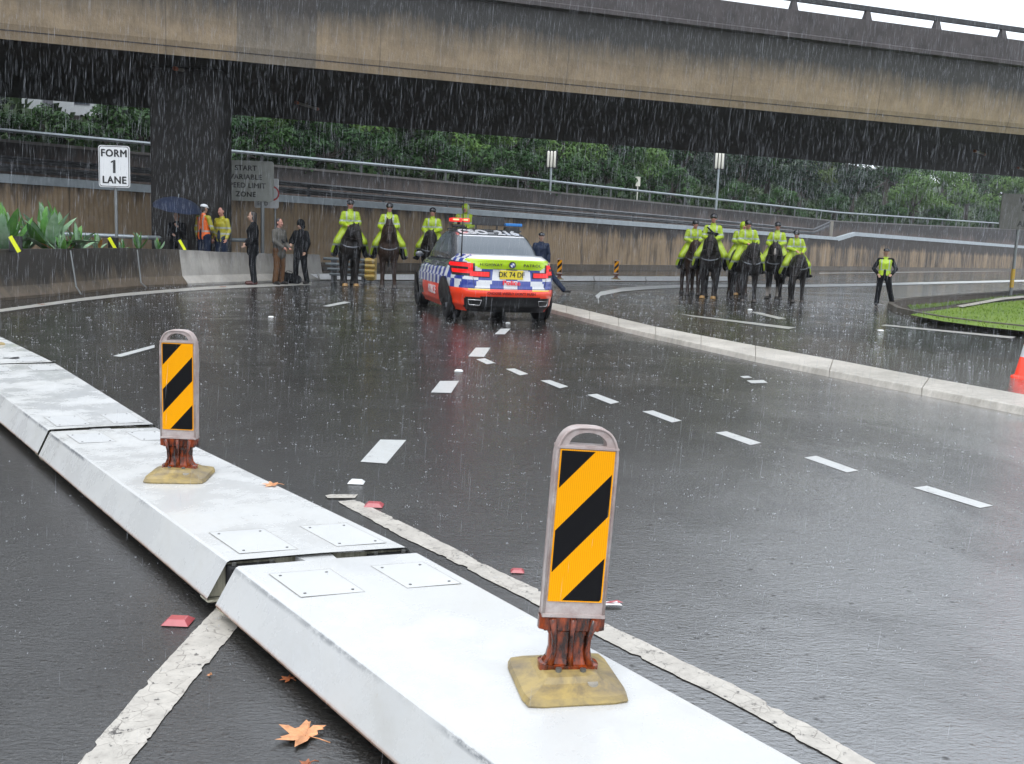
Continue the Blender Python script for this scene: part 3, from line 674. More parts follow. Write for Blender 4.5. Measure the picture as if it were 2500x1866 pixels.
def put_tree(kind, px, dY, sc, rz, label, group='trees on the bank behind the walls', sink=0.):
    pr_ = protos[kind] if kind >= 0 else bush
    o = pr_ if kind not in used else copy_tree(pr_); used.add(kind)
    # bearing of the photograph column, a distance beyond the parapet
    d = ray(px, 500); k = d.x / d.y
    lo = 20.
    while True:
        x = k * lo
        best = None
        for i in range(len(PARA) - 1):
            a, b = PARA[i], PARA[i + 1]
            if a.x <= x <= b.x: best = a.y + (b.y - a.y) * (x - a.x) / (b.x - a.x)
        if best is not None and lo > best + dY or lo > 260: break
        lo += .5
    o.location = (k * lo, lo, bankz(k * lo, lo) - .3 - sink); o.scale = (sc, sc, sc * random.uniform(.92, 1.08)); o.rotation_euler = (0, 0, rz)
    tag(o, label, 'tree' if kind >= 0 else 'shrub', group); return o
spots = [(-260, 6, 3, .9), (-120, 12, 0, 1.0), (-90, 4.5, 2, .5), (290, 22, 2, .8), (345, 6, 0, .5), (370, 7, 1, .5), (400, 14, 0, 1.0), (500, 9, 2, .9),
         (585, 5, 1, .72), (660, 8, 2, .8), (725, 14, 0, 1.05), (770, 5, 0, .62), (835, 7, 2, .75), (900, 6, 1, .78), (960, 16, 4, 1.0), (1000, 7, 0, .7), (1070, 10, 3, .8), (1130, 6, 1, .72), (1180, 18, 4, 1.0), (1230, 7, 0, .72), (1300, 12, 0, .9),
         (1365, 7, 1, .7), (1420, 18, 2, 1.0), (1480, 8, 0, .75), (1560, 14, 4, .9), (1590, 6, 1, .55), (1660, 10, 2, .85), (1740, 22, 2, 1.2), (1800, 9, 2, .85), (1870, 16, 0, 1.1), (1950, 10, 2, .9), (2010, 20, 3, 1.1),
         (2080, 10, 2, .95), (2160, 20, 4, 1.15), (2230, 9, 1, .85), (2310, 9, 1, .95), (2360, 22, 0, 1.3), (2440, 12, 0, 1.0), (2520, 20, 3, 1.2), (2470, 9, 1, 1.1), (2400, 40, 4, 2.2), (2490, 34, 4, 2.2), (2560, 40, 0, 2.4), (2300, 44, 2, 2.1), (2180, 46, 4, 1.9), (2640, 14, 2, 1.2), (2800, 20, 4, 1.3)]
colw = ['mid green', 'light green', 'dark green', 'olive green', 'tall mid green']
marks_x = [(-400, 'beyond the left end of the bank'), (0, 'in front of the pale building'), (240, 'above the lane sign'), (360, 'left of the bridge pier'), (460, 'hidden behind the bridge pier'), (570, 'just right of the bridge pier'),
           (700, 'above the grey speed zone sign'), (860, 'above the leftmost mounted officer'), (1010, 'above the second mounted officer'), (1110, 'above the third mounted officer'), (1240, 'above the police car'), (1340, 'left of the first floodlight mast'), (1440, 'right of the first floodlight mast'),
           (1560, 'beside the small pale box'), (1700, 'left of the second floodlight mast'), (1800, 'right of the second floodlight mast'), (1960, 'above the right group of riders'), (2100, 'above the raised rail end'), (2250, 'above the officer on foot at the right'), (2420, 'left of the dull right-hand sign'), (2900, 'behind the dull right-hand sign')]
seenl = {}
for i, (px, dY, kd, sc) in enumerate(spots):
    where = next(w for x, w in marks_x if px <= x + 1) if px <= 2900 else marks_x[-1][1]
    lab = '%s %s tree on the bank %s' % ('near' if dY < 9 else ('far' if dY > 15 else 'middle'), colw[kd].replace('tall mid', 'tall'), where)
    seenl[lab] = seenl.get(lab, 0) + 1
    if seenl[lab] > 1: lab = lab.replace('tree on', 'leaning tree on') if seenl[lab] == 2 else lab.replace('tree on', ['smaller', 'broad', 'ragged', 'rounded'][min(seenl[lab] - 3, 3)] + ' tree on')
    put_tree(kd, px, dY, sc, i * 1.7, lab)
for i, (px, dY, sc, w) in enumerate([(30, 2.2, .5, 'below the pale building'), (110, 2.6, .55, 'below the pale building, right of its dark corner'), (170, 2.0, .45, 'above the lane sign'), (300, 2.4, .8, 'left of the bridge pier'), (600, 2.4, .8, 'above the grey speed zone sign'),
                                   (690, 2.2, .7, 'right of the grey speed zone sign'), (800, 3, .9, 'above the leftmost mounted officer'), (930, 2.4, .8, 'above the second mounted officer'), (1060, 3, .9, 'above the third mounted officer'), (1200, 2.5, .8, 'above the police car'), (1280, 3, .8, 'left of the first floodlight mast'),
                                   (1400, 2.6, .8, 'right of the first floodlight mast'), (1530, 3, .8, 'under the small pale box'), (1640, 3, .9, 'left of the second floodlight mast'), (1790, 3, .8, 'right of the second floodlight mast'), (1900, 4, .9, 'above the right group of riders'), (2040, 4, .9, 'behind the raised end of the guard rail'), (2180, 4, .9, 'above the officer on foot'), (2300, 5, 1., 'left of the dull right-hand sign'), (2420, 5, 1., 'beside the edge of the dull right-hand sign')]):
    put_tree(-1, px, dY, sc, i * 1.3, 'round green shrub on the bank %s' % w, 'shrubs along the top of the parapet')
# ground cover so the bank reads as one mass of undergrowth
mb = MB(); rng = random.Random(5)
for i in range(len(PARA) - 1):
    a, b = PARA[i], PARA[i + 1]; d = b - a; nn = Vector((-d.y, d.x)).normalized()
    for _ in range(int(d.length * 110) if i < 4 else 2000):
        t = rng.random(); o_ = rng.uniform(.5, 26) ** 1.0; p2 = a + d * t + nn * o_; z = bankz(p2.x, p2.y) + rng.uniform(-.1, .55)
        s_ = rng.uniform(.12, .3); v = Vector((rng.uniform(-1, 1), rng.uniform(-1, 1), rng.uniform(-.2, 1))).normalized(); u = v.orthogonal().normalized() * s_; w = v.cross(u)
        p = Vector((p2.x, p2.y, z)); mb.add([p - u, p - w * .6, p + u, p + w * .6], [(0, 1, 2, 3)])
tag(mb.obj('undergrowth', M['bank'], clean=False), 'dense dark undergrowth covering the bank between the trees', 'undergrowth', kind='stuff')

# pale building beyond the trees, left
M['render_white'] = simple('pale_render', (.50, .52, .53), .7, .12, .4, world=True); M['render_grey'] = simple('grey_cladding', (.16, .16, .18), .7, .1, 1, world=True)
M['glass'] = simple('dark_window_glass', (.05, .07, .09), .08, .1, 1)
b0 = AY(56, 300, 48); bd = empty('apartment_building', (b0.x, b0.y, 4.6), math.radians(8), 'pale rendered building with a dark vertical corner strip behind the trees at the far left', 'building')
W2 = 9; bd.scale = (.73,) * 3
mb = MB(); mb.box(0, 1.25, -.1, 9, 0, 9); mb.box(1.9, W2, 0, 9, 0, 9); mb.obj('wall', M['render_white'], bd)
mb = MB(); mb.box(1.26, 1.89, .15, 8.9, 0, 9.1); mb.obj('corner_strip', M['render_grey'], bd)
mb = MB(); mb.box(.5, 2.1, -.5, .1, 5.75, 6.1); mb.box(-.2, W2 + .2, -.3, 9.2, 8.9, 9.2); mb.obj('roof', M['render_grey'], bd)
mb = MB(); mb.box(2.6, 8.6, -1.2, -.02, 1.6, 2.5); mb.obj('balcony_wall', M['upperwall'], bd)
for x in (3.2, 5.0, 6.8):
    for z in (3.3, 6.2):
        mb = MB(); mb.box(x, x + 1.0, -.03, .05, z, z + 1.5); wdw = mb.obj('window', M['render_grey'], bd)
        mb = MB(); mb.box(x + .07, x + .93, -.045, .0, z + .07, z + 1.43); mb.obj('pane', M['glass'], wdw)

# floodlight masts with three white tubes
M['tube'] = simple('cream_tube_cover', (.78, .76, .66), .4, .05, 20)
def mast(px, pyb, pyt, Y, label):
    b = AY(px, pyb, Y); t = AY(px, pyt, Y); b.z = min(b.z, 4.1)
    m_ = empty('floodlight_mast', b, 0, label, 'light mast', 'masts with three pale tubes'); H = t.z - b.z; s = Y / F
    mb = MB(); mb.tube([(0, 0, 0), (0, 0, H - 40 * s)], .055 * Y / 50, 8); mb.obj('pole', M['galv'], m_)
    mb = MB(); mb.box(-12 * s, 14 * s, .02, .35, H - 42 * s, H + 1 * s); mb.obj('backplate', M['black'], m_)
    for k in (-1, 0, 1):
        mb = MB(); mb.cap((k * 7.6 * s, -.08, H - 37 * s), 2.9 * s, (k * 7.6 * s, -.08, H - 4 * s), 2.9 * s, n=8); mb.obj('lamp_tube', M['tube'], m_, smooth=True)
mast(1343, 466, 368, 57.5, 'grey mast carrying three cream tubes above the police car')
mast(1748, 512, 371, 69, 'taller grey mast carrying three cream tubes above the right group of riders')
p = AY(1557, 455, 66); mb = MB(); mb.box(-.13, .13, -.1, .1, .2, .82); mb.prism(rrect(.34, .7, .03), 0, .001)
mb = MB(); mb.box(-.14, .14, -.1, .1, 0, .55)
mb.tube([(0, 0, -1.6), (0, 0, 0)], .04, 6)
mb.box(-.17, .17, -.13, .13, .55, .6); o = mb.obj('control_box', M['tube'], loc=p); tag(o, 'small cream box on a thin post between the two light masts', 'box')

# ================================================================== OVERPASS
ZS = 5.7
n0, n1 = P(0, 95, ZS), P(2500, 330, ZS); f0, f1 = P(0, 236, ZS), P(2500, 433, ZS)
dn = (n1 - n0); df = (f1 - f0)
N = [n0 - dn * .55, n0, n0.lerp(n1, .5), n1, n1 + dn * .8]; Fp = [f0 - df * .45, f0, f0.lerp(f1, .5), f1, f1 + df * .6]
br = empty('overpass', (-9, 27, 0), 0, 'wide concrete road bridge with a stained tan edge beam crossing overhead', 'bridge')
dd = dn.normalized(); back = Vector((-dd.y, dd.x, 0))
def prof(points, mats, line=N):
    """profile points (offset back from the near edge, z) swept along the bridge"""
    mb = MB(); ln = [line[0], line[-1]]
    ns = 40
    for (o0, z0), (o1, z1) in zip(points[:-1], points[1:]):
        for k in range(ns):
            a, b = ln[0].lerp(ln[1], k / ns), ln[0].lerp(ln[1], (k + 1) / ns)
            A_, B_, C_, D_ = a + back * o0, b + back * o0, b + back * o1, a + back * o1
            mb.add([(A_.x, A_.y, z0), (B_.x, B_.y, z0), (C_.x, C_.y, z1), (D_.x, D_.y, z1)], [(0, 1, 2, 3)])
    return mb
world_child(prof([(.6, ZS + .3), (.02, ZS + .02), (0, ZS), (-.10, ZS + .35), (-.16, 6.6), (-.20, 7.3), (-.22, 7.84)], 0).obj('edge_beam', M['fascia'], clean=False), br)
world_child(prof([(-.22, 7.84), (-.42, 7.87), (-.42, 7.98), (-.36, 8.02), (-.36, 8.68), (-.05, 8.68), (-.05, 8.0)], 0).obj('parapet', M['parapet_dark'], clean=False), br)
mb = MB(); mb.add([(q.x, q.y, ZS) for q in (N[0] + back * .02, N[-1] + back * .02, Fp[-1], Fp[0])] + [(q.x, q.y, 7.95) for q in (N[0], N[-1], Fp[-1], Fp[0])], [(0, 3, 2, 1), (4, 5, 6, 7), (2, 3, 7, 6), (0, 4, 7, 3), (1, 2, 6, 5)])
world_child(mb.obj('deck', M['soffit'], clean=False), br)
# fainter grey diaphragm panel on the edge beam above the pier
def onbeam(px, py, dz): # point on the near plane
    pass
def beamX(px):   # parameter along N line for photograph column at the beam foot
    a = P(px, 95 + (330 - 95) * px / 2500, ZS); return a
qa, qb = beamX(577), beamX(770); mb = MB()
for (o0, z0), (o1, z1) in zip([(-.004, ZS - .002), (-.106, ZS + .35), (-.166, 6.6), (-.206, 7.3), (-.226, 7.82)][:-1], [(-.004, ZS), (-.106, ZS + .35), (-.166, 6.6), (-.206, 7.3), (-.226, 7.82)][1:]):
    A_, B_, C_, D_ = qa + back * o0, qb + back * o0, qb + back * o1, qa + back * o1
    mb.add([(A_.x, A_.y, z0), (B_.x, B_.y, z0), (C_.x, C_.y, z1), (D_.x, D_.y, z1)], [(0, 1, 2, 3)])
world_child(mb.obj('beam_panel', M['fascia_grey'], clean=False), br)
# drip groove line near the beam foot
mb = prof([(-.065, ZS + .19), (-.074, ZS + .215)], 0); world_child(mb.obj('drip_groove', M['parapet_dark'], clean=False), br)
mb = prof([(.30, 9.26), (.17, 9.26), (.17, 9.35), (.30, 9.35), (.30, 9.26)], 0); 
# bridge railing
def poffset(t, o): q = N[0].lerp(N[-1], t) + back * o; return q
mb = MB()
ra, rb_ = poffset(0, -.2), poffset(1, -.2)
m4 = MB(); u = (rb_ - ra); L_ = u.length; u.normalize(); R_ = Matrix(((u.x, -u.y, 0, ra.x), (u.y, u.x, 0, ra.y), (0, 0, 1, 0), (0, 0, 0, 1)))
m4.box(0, L_, -.06, .06, 8.97, 9.12, mat=R_); world_child(m4.obj('railing_bar', M['black']), br)
nb = int(L_ / 2.72)
for k in range(nb + 1):
    s_ = k * 2.72 + 1.1
    m4 = MB(); m4.add([R_ @ Vector(v) for v in [(s_ - .12, -.12, 8.68), (s_ + .12, -.12, 8.68), (s_ + .12, .12, 8.68), (s_ - .12, .12, 8.68), (s_ - .075, -.05, 8.97), (s_ + .075, -.05, 8.97), (s_ + .075, .05, 8.97), (s_ - .075, .05, 8.97)]],
                      [(0, 1, 5, 4), (1, 2, 6, 5), (2, 3, 7, 6), (3, 0, 4, 7), (4, 5, 6, 7)])
    world_child(m4.obj('railing_post', M['parapet_dark']), br)
# pier
pc = AY(458, 600, 27.5); hw = 98 * 27.5 / F
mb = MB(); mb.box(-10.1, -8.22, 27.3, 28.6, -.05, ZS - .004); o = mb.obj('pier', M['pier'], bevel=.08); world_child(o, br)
# fluorescent fittings under the deck
M['fitting'] = simple('dusty_lamp_tube', (.30, .27, .24), .5, .1, 5); M['fitcap'] = simple('orange_end_cap', (.5, .14, .06), .5, .1, 5)
for i, (a, b, lab) in enumerate([((425, 167), (510, 186), 'faint lamp fitting under the bridge left of centre, above the pier'), ((718, 249), (780, 268), 'lamp fitting with orange ends under the bridge right of the pier'),
                            ((2379, 369), (2404, 377), 'short pale lamp fitting under the bridge near the right edge'), ((2480, 408), (2510, 418), 'lamp fitting under the bridge at the right edge of the photo')]):
    p0, p1 = P(*a, ZS - .1), P(*b, ZS - .1); c = (p0 + p1) / 2; lf = empty('lamp_fitting', c, 0, lab, 'lamp fitting', 'lamp fittings under the bridge')
    d = (p1 - p0); 
    if d.length > 1.6: d = d.normalized() * 1.6
    mb = MB(); mb.tube([-d * .5, d * .5], .045, 8); mb.box(-.03, .03, -.03, .03, 0, .1); mb.obj('lamp_tube', M['fitting'], lf)
    for sgn in (-1, 1):
        mb = MB(); mb.tube([d * .5 * sgn, d * .42 * sgn], .055, 8); mb.obj('end_cap', M['fitcap'], lf)

# ================================================================== LEFT PARAPET AND PALE BARRIER
cross = [(0, 0), (-.10, .12), (-.30, .30), (-.36, .36), (-.42, 1.0)]   # (offset back, height share)
def safety(name, line, zt, mat, label, ends=True):
    mb = MB(); pro = [(0, -.02), (.0, .05), (.17, .23), (.27, 1.), (.47, 1.), (.54, .26), (.74, .0)]
    rings = []
    for i, p in enumerate(line):
        a = line[max(0, i - 1)]; b = line[min(len(line) - 1, i + 1)]; d = (b - a); d.z = 0; d.normalize(); nn = Vector((-d.y, d.x, 0))
        if nn.x > 0 and False: nn = -nn
        rings.append([(p.x + nn.x * o, p.y + nn.y * o, (zt[i] if h == 1. else h)) for o, h in pro])
    k = len(pro)
    mb.add([v for r in rings for v in r], [(i * k + j, (i + 1) * k + j, (i + 1) * k + j + 1, i * k + j + 1) for i in range(len(line) - 1) for j in range(k - 1)] + [tuple(range(k))[::-1], tuple((len(line) - 1) * k + j for j in range(k))])
    return tag(mb.obj(name, mat, clean=True), label, 'barrier')
g1 = [P(*p) for p in [(0, 735), (100, 726), (196, 717), (284, 708), (356, 702), (415, 699), (458, 697.5)]]
g1 = [Vector((g1[0].x - .1, 4, 0)), Vector((g1[0].x - .03, 12, 0))] + g1
g2 = [P(*p) for p in [(459.5, 697.4), (510, 695), (559, 693.5), (600, 692), (640, 690.5), (690, 688.5), (735, 687), (798, 684)]]
safety('concrete_parapet', g1, [.9] * 5 + [.9, .9, .88, .87], M['barrierdark'], 'dark stained concrete parapet wall in front of the big agave plants', False)
safety('concrete_barrier', g2, [.87, .85, .82, .81, .80, .78, .77, .76], M['barrierlight'], 'pale curved concrete barrier behind the three people on foot at the left')
# vertical pipe joints on the dark parapet
for a, b, c in (((172, 612), (186, 700), (198, 719)), ((335, 610), (344, 690), (358, 703))):
    p3 = P(*c, .03); p2 = AY(*b, P(b[0] + 5, c[1] + 2).y + .25); p1 = AY(*a, p2.y + .05)
    mb = MB(); mb.tube([p1, p2, p3], .018, 6); tag(mb.obj('drain_pipe', M['post']), 'thin grey drain pipe down the dark parapet %s' % ('below the big agave' if a[0] < 200 else 'left of the pier'), 'pipe', 'thin pipes on the dark parapet')
def backset(l, d):
    out = []
    for i, p in enumerate(l):
        t = (l[min(i + 1, len(l) - 1)] - l[max(i - 1, 0)]); t.z = 0; t.normalize(); out.append(Vector((p.x - t.y * d, p.y + t.x * d, 0)))
    return out
pb = backset(g1[:-1], .42) + backset(g2, .42)
bed = pb + [Vector((2 - 6.2, 33.6, 0)), Vector((-8.6, 34.9, 0)), Vector((-14.4, 27.8, 0)), Vector((-33, 3.4, 0))]
bed = [Vector((p.x, p.y, 0)) for p in bed]
sheet('planter_bed', bed, .26, M['soil'])
# low pipe rail behind the plants
hr = [Vector((-15.5, 25.7, 0)), AY(30, 568, 25.5), AY(200, 573, 26.3), AY(360, 580, 27.0)]
mb = MB(); mb.tube([(hr[1].x - 3, hr[1].y - 3.0, hr[1].z)] + [tuple(q) for q in hr[1:]] + [(hr[3].x + 2.0, hr[3].y + 2.9, hr[3].z)], .055, 8)
lr = mb.obj('pipe_rail', M['galv']); tag(lr, 'low grey pipe rail in front of the wall behind the agave plants', 'rail')
# agaves
def agave(loc, n, L, label, seed, mat='agave', spread=1.0, cat='plant'):
    rng = random.Random(seed); t = empty('agave_plant', loc, rng.uniform(0, 6), label, cat, 'agave plants above the dark parapet')
    for k in range(n):
        a = k * 2.399 + rng.uniform(-.2, .2); el = math.radians(rng.uniform(22, 84) if k < n * .8 else rng.uniform(70, 88)); l = L * rng.uniform(.75, 1.1); w = l * rng.uniform(.10, .13)
        mb = MB(); vs = []; ns = 9; cv = rng.uniform(-.35, .22) * spread
        for i in range(ns + 1):
            s = i / ns; e2 = el - cv * s * s; r = l * s
            c = Vector((math.cos(a) * math.cos(e2) * r, math.sin(a) * math.cos(e2) * r, math.sin(e2) * r))
            wd = w * (math.sin(PI * min(1, s * .78 + .17)) ** .8) * (1 if s < .97 else .1); sd_ = Vector((-math.sin(a), math.cos(a), 0)); nn = Vector((-math.cos(a) * math.sin(e2), -math.sin(a) * math.sin(e2), math.cos(e2)))
            vs += [c - sd_ * wd + nn * wd * .35, c - nn * wd * .12, c + sd_ * wd + nn * wd * .35]
        fs = []
        for i in range(ns): fs += [(i * 3, (i + 1) * 3, (i + 1) * 3 + 1, i * 3 + 1), (i * 3 + 1, (i + 1) * 3 + 1, (i + 1) * 3 + 2, i * 3 + 2)]
        mb.add(vs, fs); mt = M['agave_dead'] if k in (3,) else (M['agave2'] if (k % 3 == 1) else M[mat])
        o = mb.obj('leaf', mt, t, smooth=True, clean=False)
        if mt is M['agave_dead']: o['label'] = 'withered orange leaf'
    return t
ap = [(118, 640, 20.6, 38, 1.0, 'big grey green agave with broad upright leaves above the dark parapet', 3), (8, 640, 19.6, 20, .95, 'green agave cut off by the left edge of the photo', 4), (190, 640, 21.6, 16, .62, 'smaller agave just right of the big agave', 5), (60, 640, 20.6, 14, .6, 'small agave between the big agave and the left edge', 8),
      (238, 640, 22.4, 12, .42, 'low agave left of the lane sign pole', 6), (338, 640, 25.2, 12, .5, 'low agave right of the lane sign pole', 7), (150, 640, 20.3, 14, .5, 'low agave in front of the big agave', 9), (385, 640, 26.0, 10, .35, 'tiny agave at the foot of the bridge pier', 11), (300, 640, 24.2, 10, .3, 'tiny agave beside the second yellow marker', 12)]
for px, py, Y, n_, L_2, lab, sd_ in ap:
    q = AY(px, 600, Y); agave((q.x, q.y, .80 if L_2 > .6 else .78), n_, L_2, lab, sd_)
# yellow bar markers behind the parapet top
for px, pyb, pyt, Y, lab in ((38, 609, 577, 18.3, 'black marker with a slanted yellow bar left of the big agave'), (276, 608, 580, 22.6, 'black marker with a slanted yellow bar at the foot of the lane sign'), (446, 610, 586, 24.9, 'black marker with a slanted yellow bar below the blue umbrella')):
    q = AY(px, pyb, Y); q2 = AY(px, pyt, Y); t = empty('hazard_marker', (q.x, q.y, .86), 0, lab, 'marker', 'yellow bar markers on the dark parapet'); H = q2.z - .86; w = H * .42
    mb = MB(); mb.box(-w, w, .0, .03, 0, H); mb.obj('backplate', M['black'], t)
    d = Vector((w * 1.35, 0, -H * .98)); nrm = Vector((.8, 0, .42)).normalized() * H * .13; s0 = Vector((-w * .75, -.012, H * .98))
    mb = MB(); a_ = [s0 - nrm, s0 + d - nrm, s0 + d + nrm, s0 + nrm]; mb.add(a_ + [v + Vector((0, .01, 0)) for v in a_], [(0, 1, 2, 3), (4, 7, 6, 5), (0, 4, 5, 1), (1, 5, 6, 2), (2, 6, 7, 3), (3, 7, 4, 0)]); mb.obj('yellow_bar', M['yellow'], t)

# ================================================================== SIGNS
def signboard(name, px0, px1, py0, py1, Y, pole_px, pole_py, zb, matf, rows, label, ink, pole_r=.04, tiltp=None, edge=.03, border=None, rad=.09, name_p='sign_panel'):
    a, b = AY(px0, py1, Y), AY(px1, py0, Y); c = (a + b) / 2; w = b.x - a.x; h = (py1 - py0) * Y / F
    pl = AY(pole_px, pole_py, Y); t = empty(name, (pl.x, Y, zb), 0, label, 'sign')
    mb = MB(); mb.prism(rrect(w, h, rad), 0, edge, mat=Matrix.Translation((c.x - pl.x, .0, c.z - zb)) @ UPM); mb.obj(name_p, matf, t)
    if border: 
        o_, i_ = rrect(w - .03, h - .03, rad), rrect(w - .06, h - .06, rad - .01); mb = MB(); n = len(o_); m_ = Matrix.Translation((c.x - pl.x, -edge - .002, c.z - zb)) @ UPM
        mb.add([m_ @ Vector((*p, 0)) for p in o_ + i_], [(i, (i + 1) % n, n + (i + 1) % n, n + i) for i in range(n)]); mb.obj('border', border, t, clean=False)
    mb = MB(); mb.tube([(0, .05, 0), (0, .05, c.z - zb + h * .4)], pole_r, 10); mb.obj('pole', M['post'], t)
    for s, x, z, sz, xs in rows:
        if s == '1':
            mb = MB(); h1 = sz * .72; q1 = c.x - pl.x; q2 = c.z - zb
            pts = [(-.028, -.5), (.034, -.5), (.034, .5), (-.006, .5), (-.075, .37), (-.075, .26), (-.028, .33)]
            mb.add([(q1 + a, -edge - .003, q2 + b * h1) for a, b in pts], [tuple(range(7))]); mb.obj('numeral', ink, t, clean=False); continue
        text(s, sz, ink, t, (c.x - pl.x + x * w, -edge - .002, c.z - zb + z * h), (PI / 2, 0, 0), bold=.0045 * (sz / .12), xs=xs, space=1.08)
    return t, c, w, h, pl
signboard('lane_sign', 243, 317, 358, 456, 23.6, 281, 500, .25, M['white'], [('FORM', 0, .31, .235, .95), ('1', 0.0, -.005, .42, .9), ('LANE', 0, -.33, .235, .95)], 'white FORM 1 LANE sign on a grey pole left of the bridge pier', M['ink'], .035, border=M['ink'], rad=.06)
signboard('speed_zone_sign', 527, 669, 394, 489, 30.5, 640, 500, .25, M['greysign'], [('START', 0.02, .31, .215, 1.0), ('VARIABLE', 0.02, .09, .215, 1.0), ('SPEED LIMIT', .02, -.12, .215, .98), ('ZONE', .02, -.34, .215, 1.0)], 'grey variable speed limit zone sign partly hidden by the bridge pier', M['ink2'], .06)
t, c, w, h, pl = signboard('speed_limit_sign', 622, 681, 437, 507, 31.4, 671, 520, .25, M['white'], [], 'small white sign with a red ring mostly hidden behind the grey zone sign', M['ink'], .03, rad=.05)
mb = MB(); R0, R1 = .235, .185; m_ = Matrix.Translation((c.x - pl.x + .17, -.033, c.z - .25 + .0)) @ UPM; n = 28
mb.add([m_ @ Vector((math.cos(2 * PI * i / n) * R0 * (1), math.sin(2 * PI * i / n) * R0, 0)) for i in range(n)] + [m_ @ Vector((math.cos(2 * PI * i / n) * R1, math.sin(2 * PI * i / n) * R1, 0)) for i in range(n)], [(i, (i + 1) % n, n + (i + 1) % n, n + i) for i in range(n)])
mb.obj('red_ring', M['redink'], t, clean=False)
text('END', .17, M['ink2'], t, (c.x - pl.x - .12, -.033, c.z - .25 - .33), xs=1)
Yr = P(2472, 722, .1).y
t, c, w, h, pl = signboard('right_road_sign', 2437, 2610, 477, 561, Yr * 1.0, 2478, 640, .1, M['greysign2'], [('VARIABLE', 0.03, .32, .29, .95), ('SPEED', .0, .1, .30, 1.05), ('SIGNS', .1, -.12, .29, 1), ('AHEAD', -.02, -.34, .30, 1)], 'dull grey road sign on the grass island, cut off by the right edge', M['ink2'], .055)
mb = MB(); mb.tube([(0, .05, .62), (0, .05, 1.0)], .075, 10); mb.tube([(0, .05, .3), (0, .05, .6)], .074, 10); mb.obj('yellow_band', simple('pole_band', (.48, .30, .03), .5, .1, 4), t)

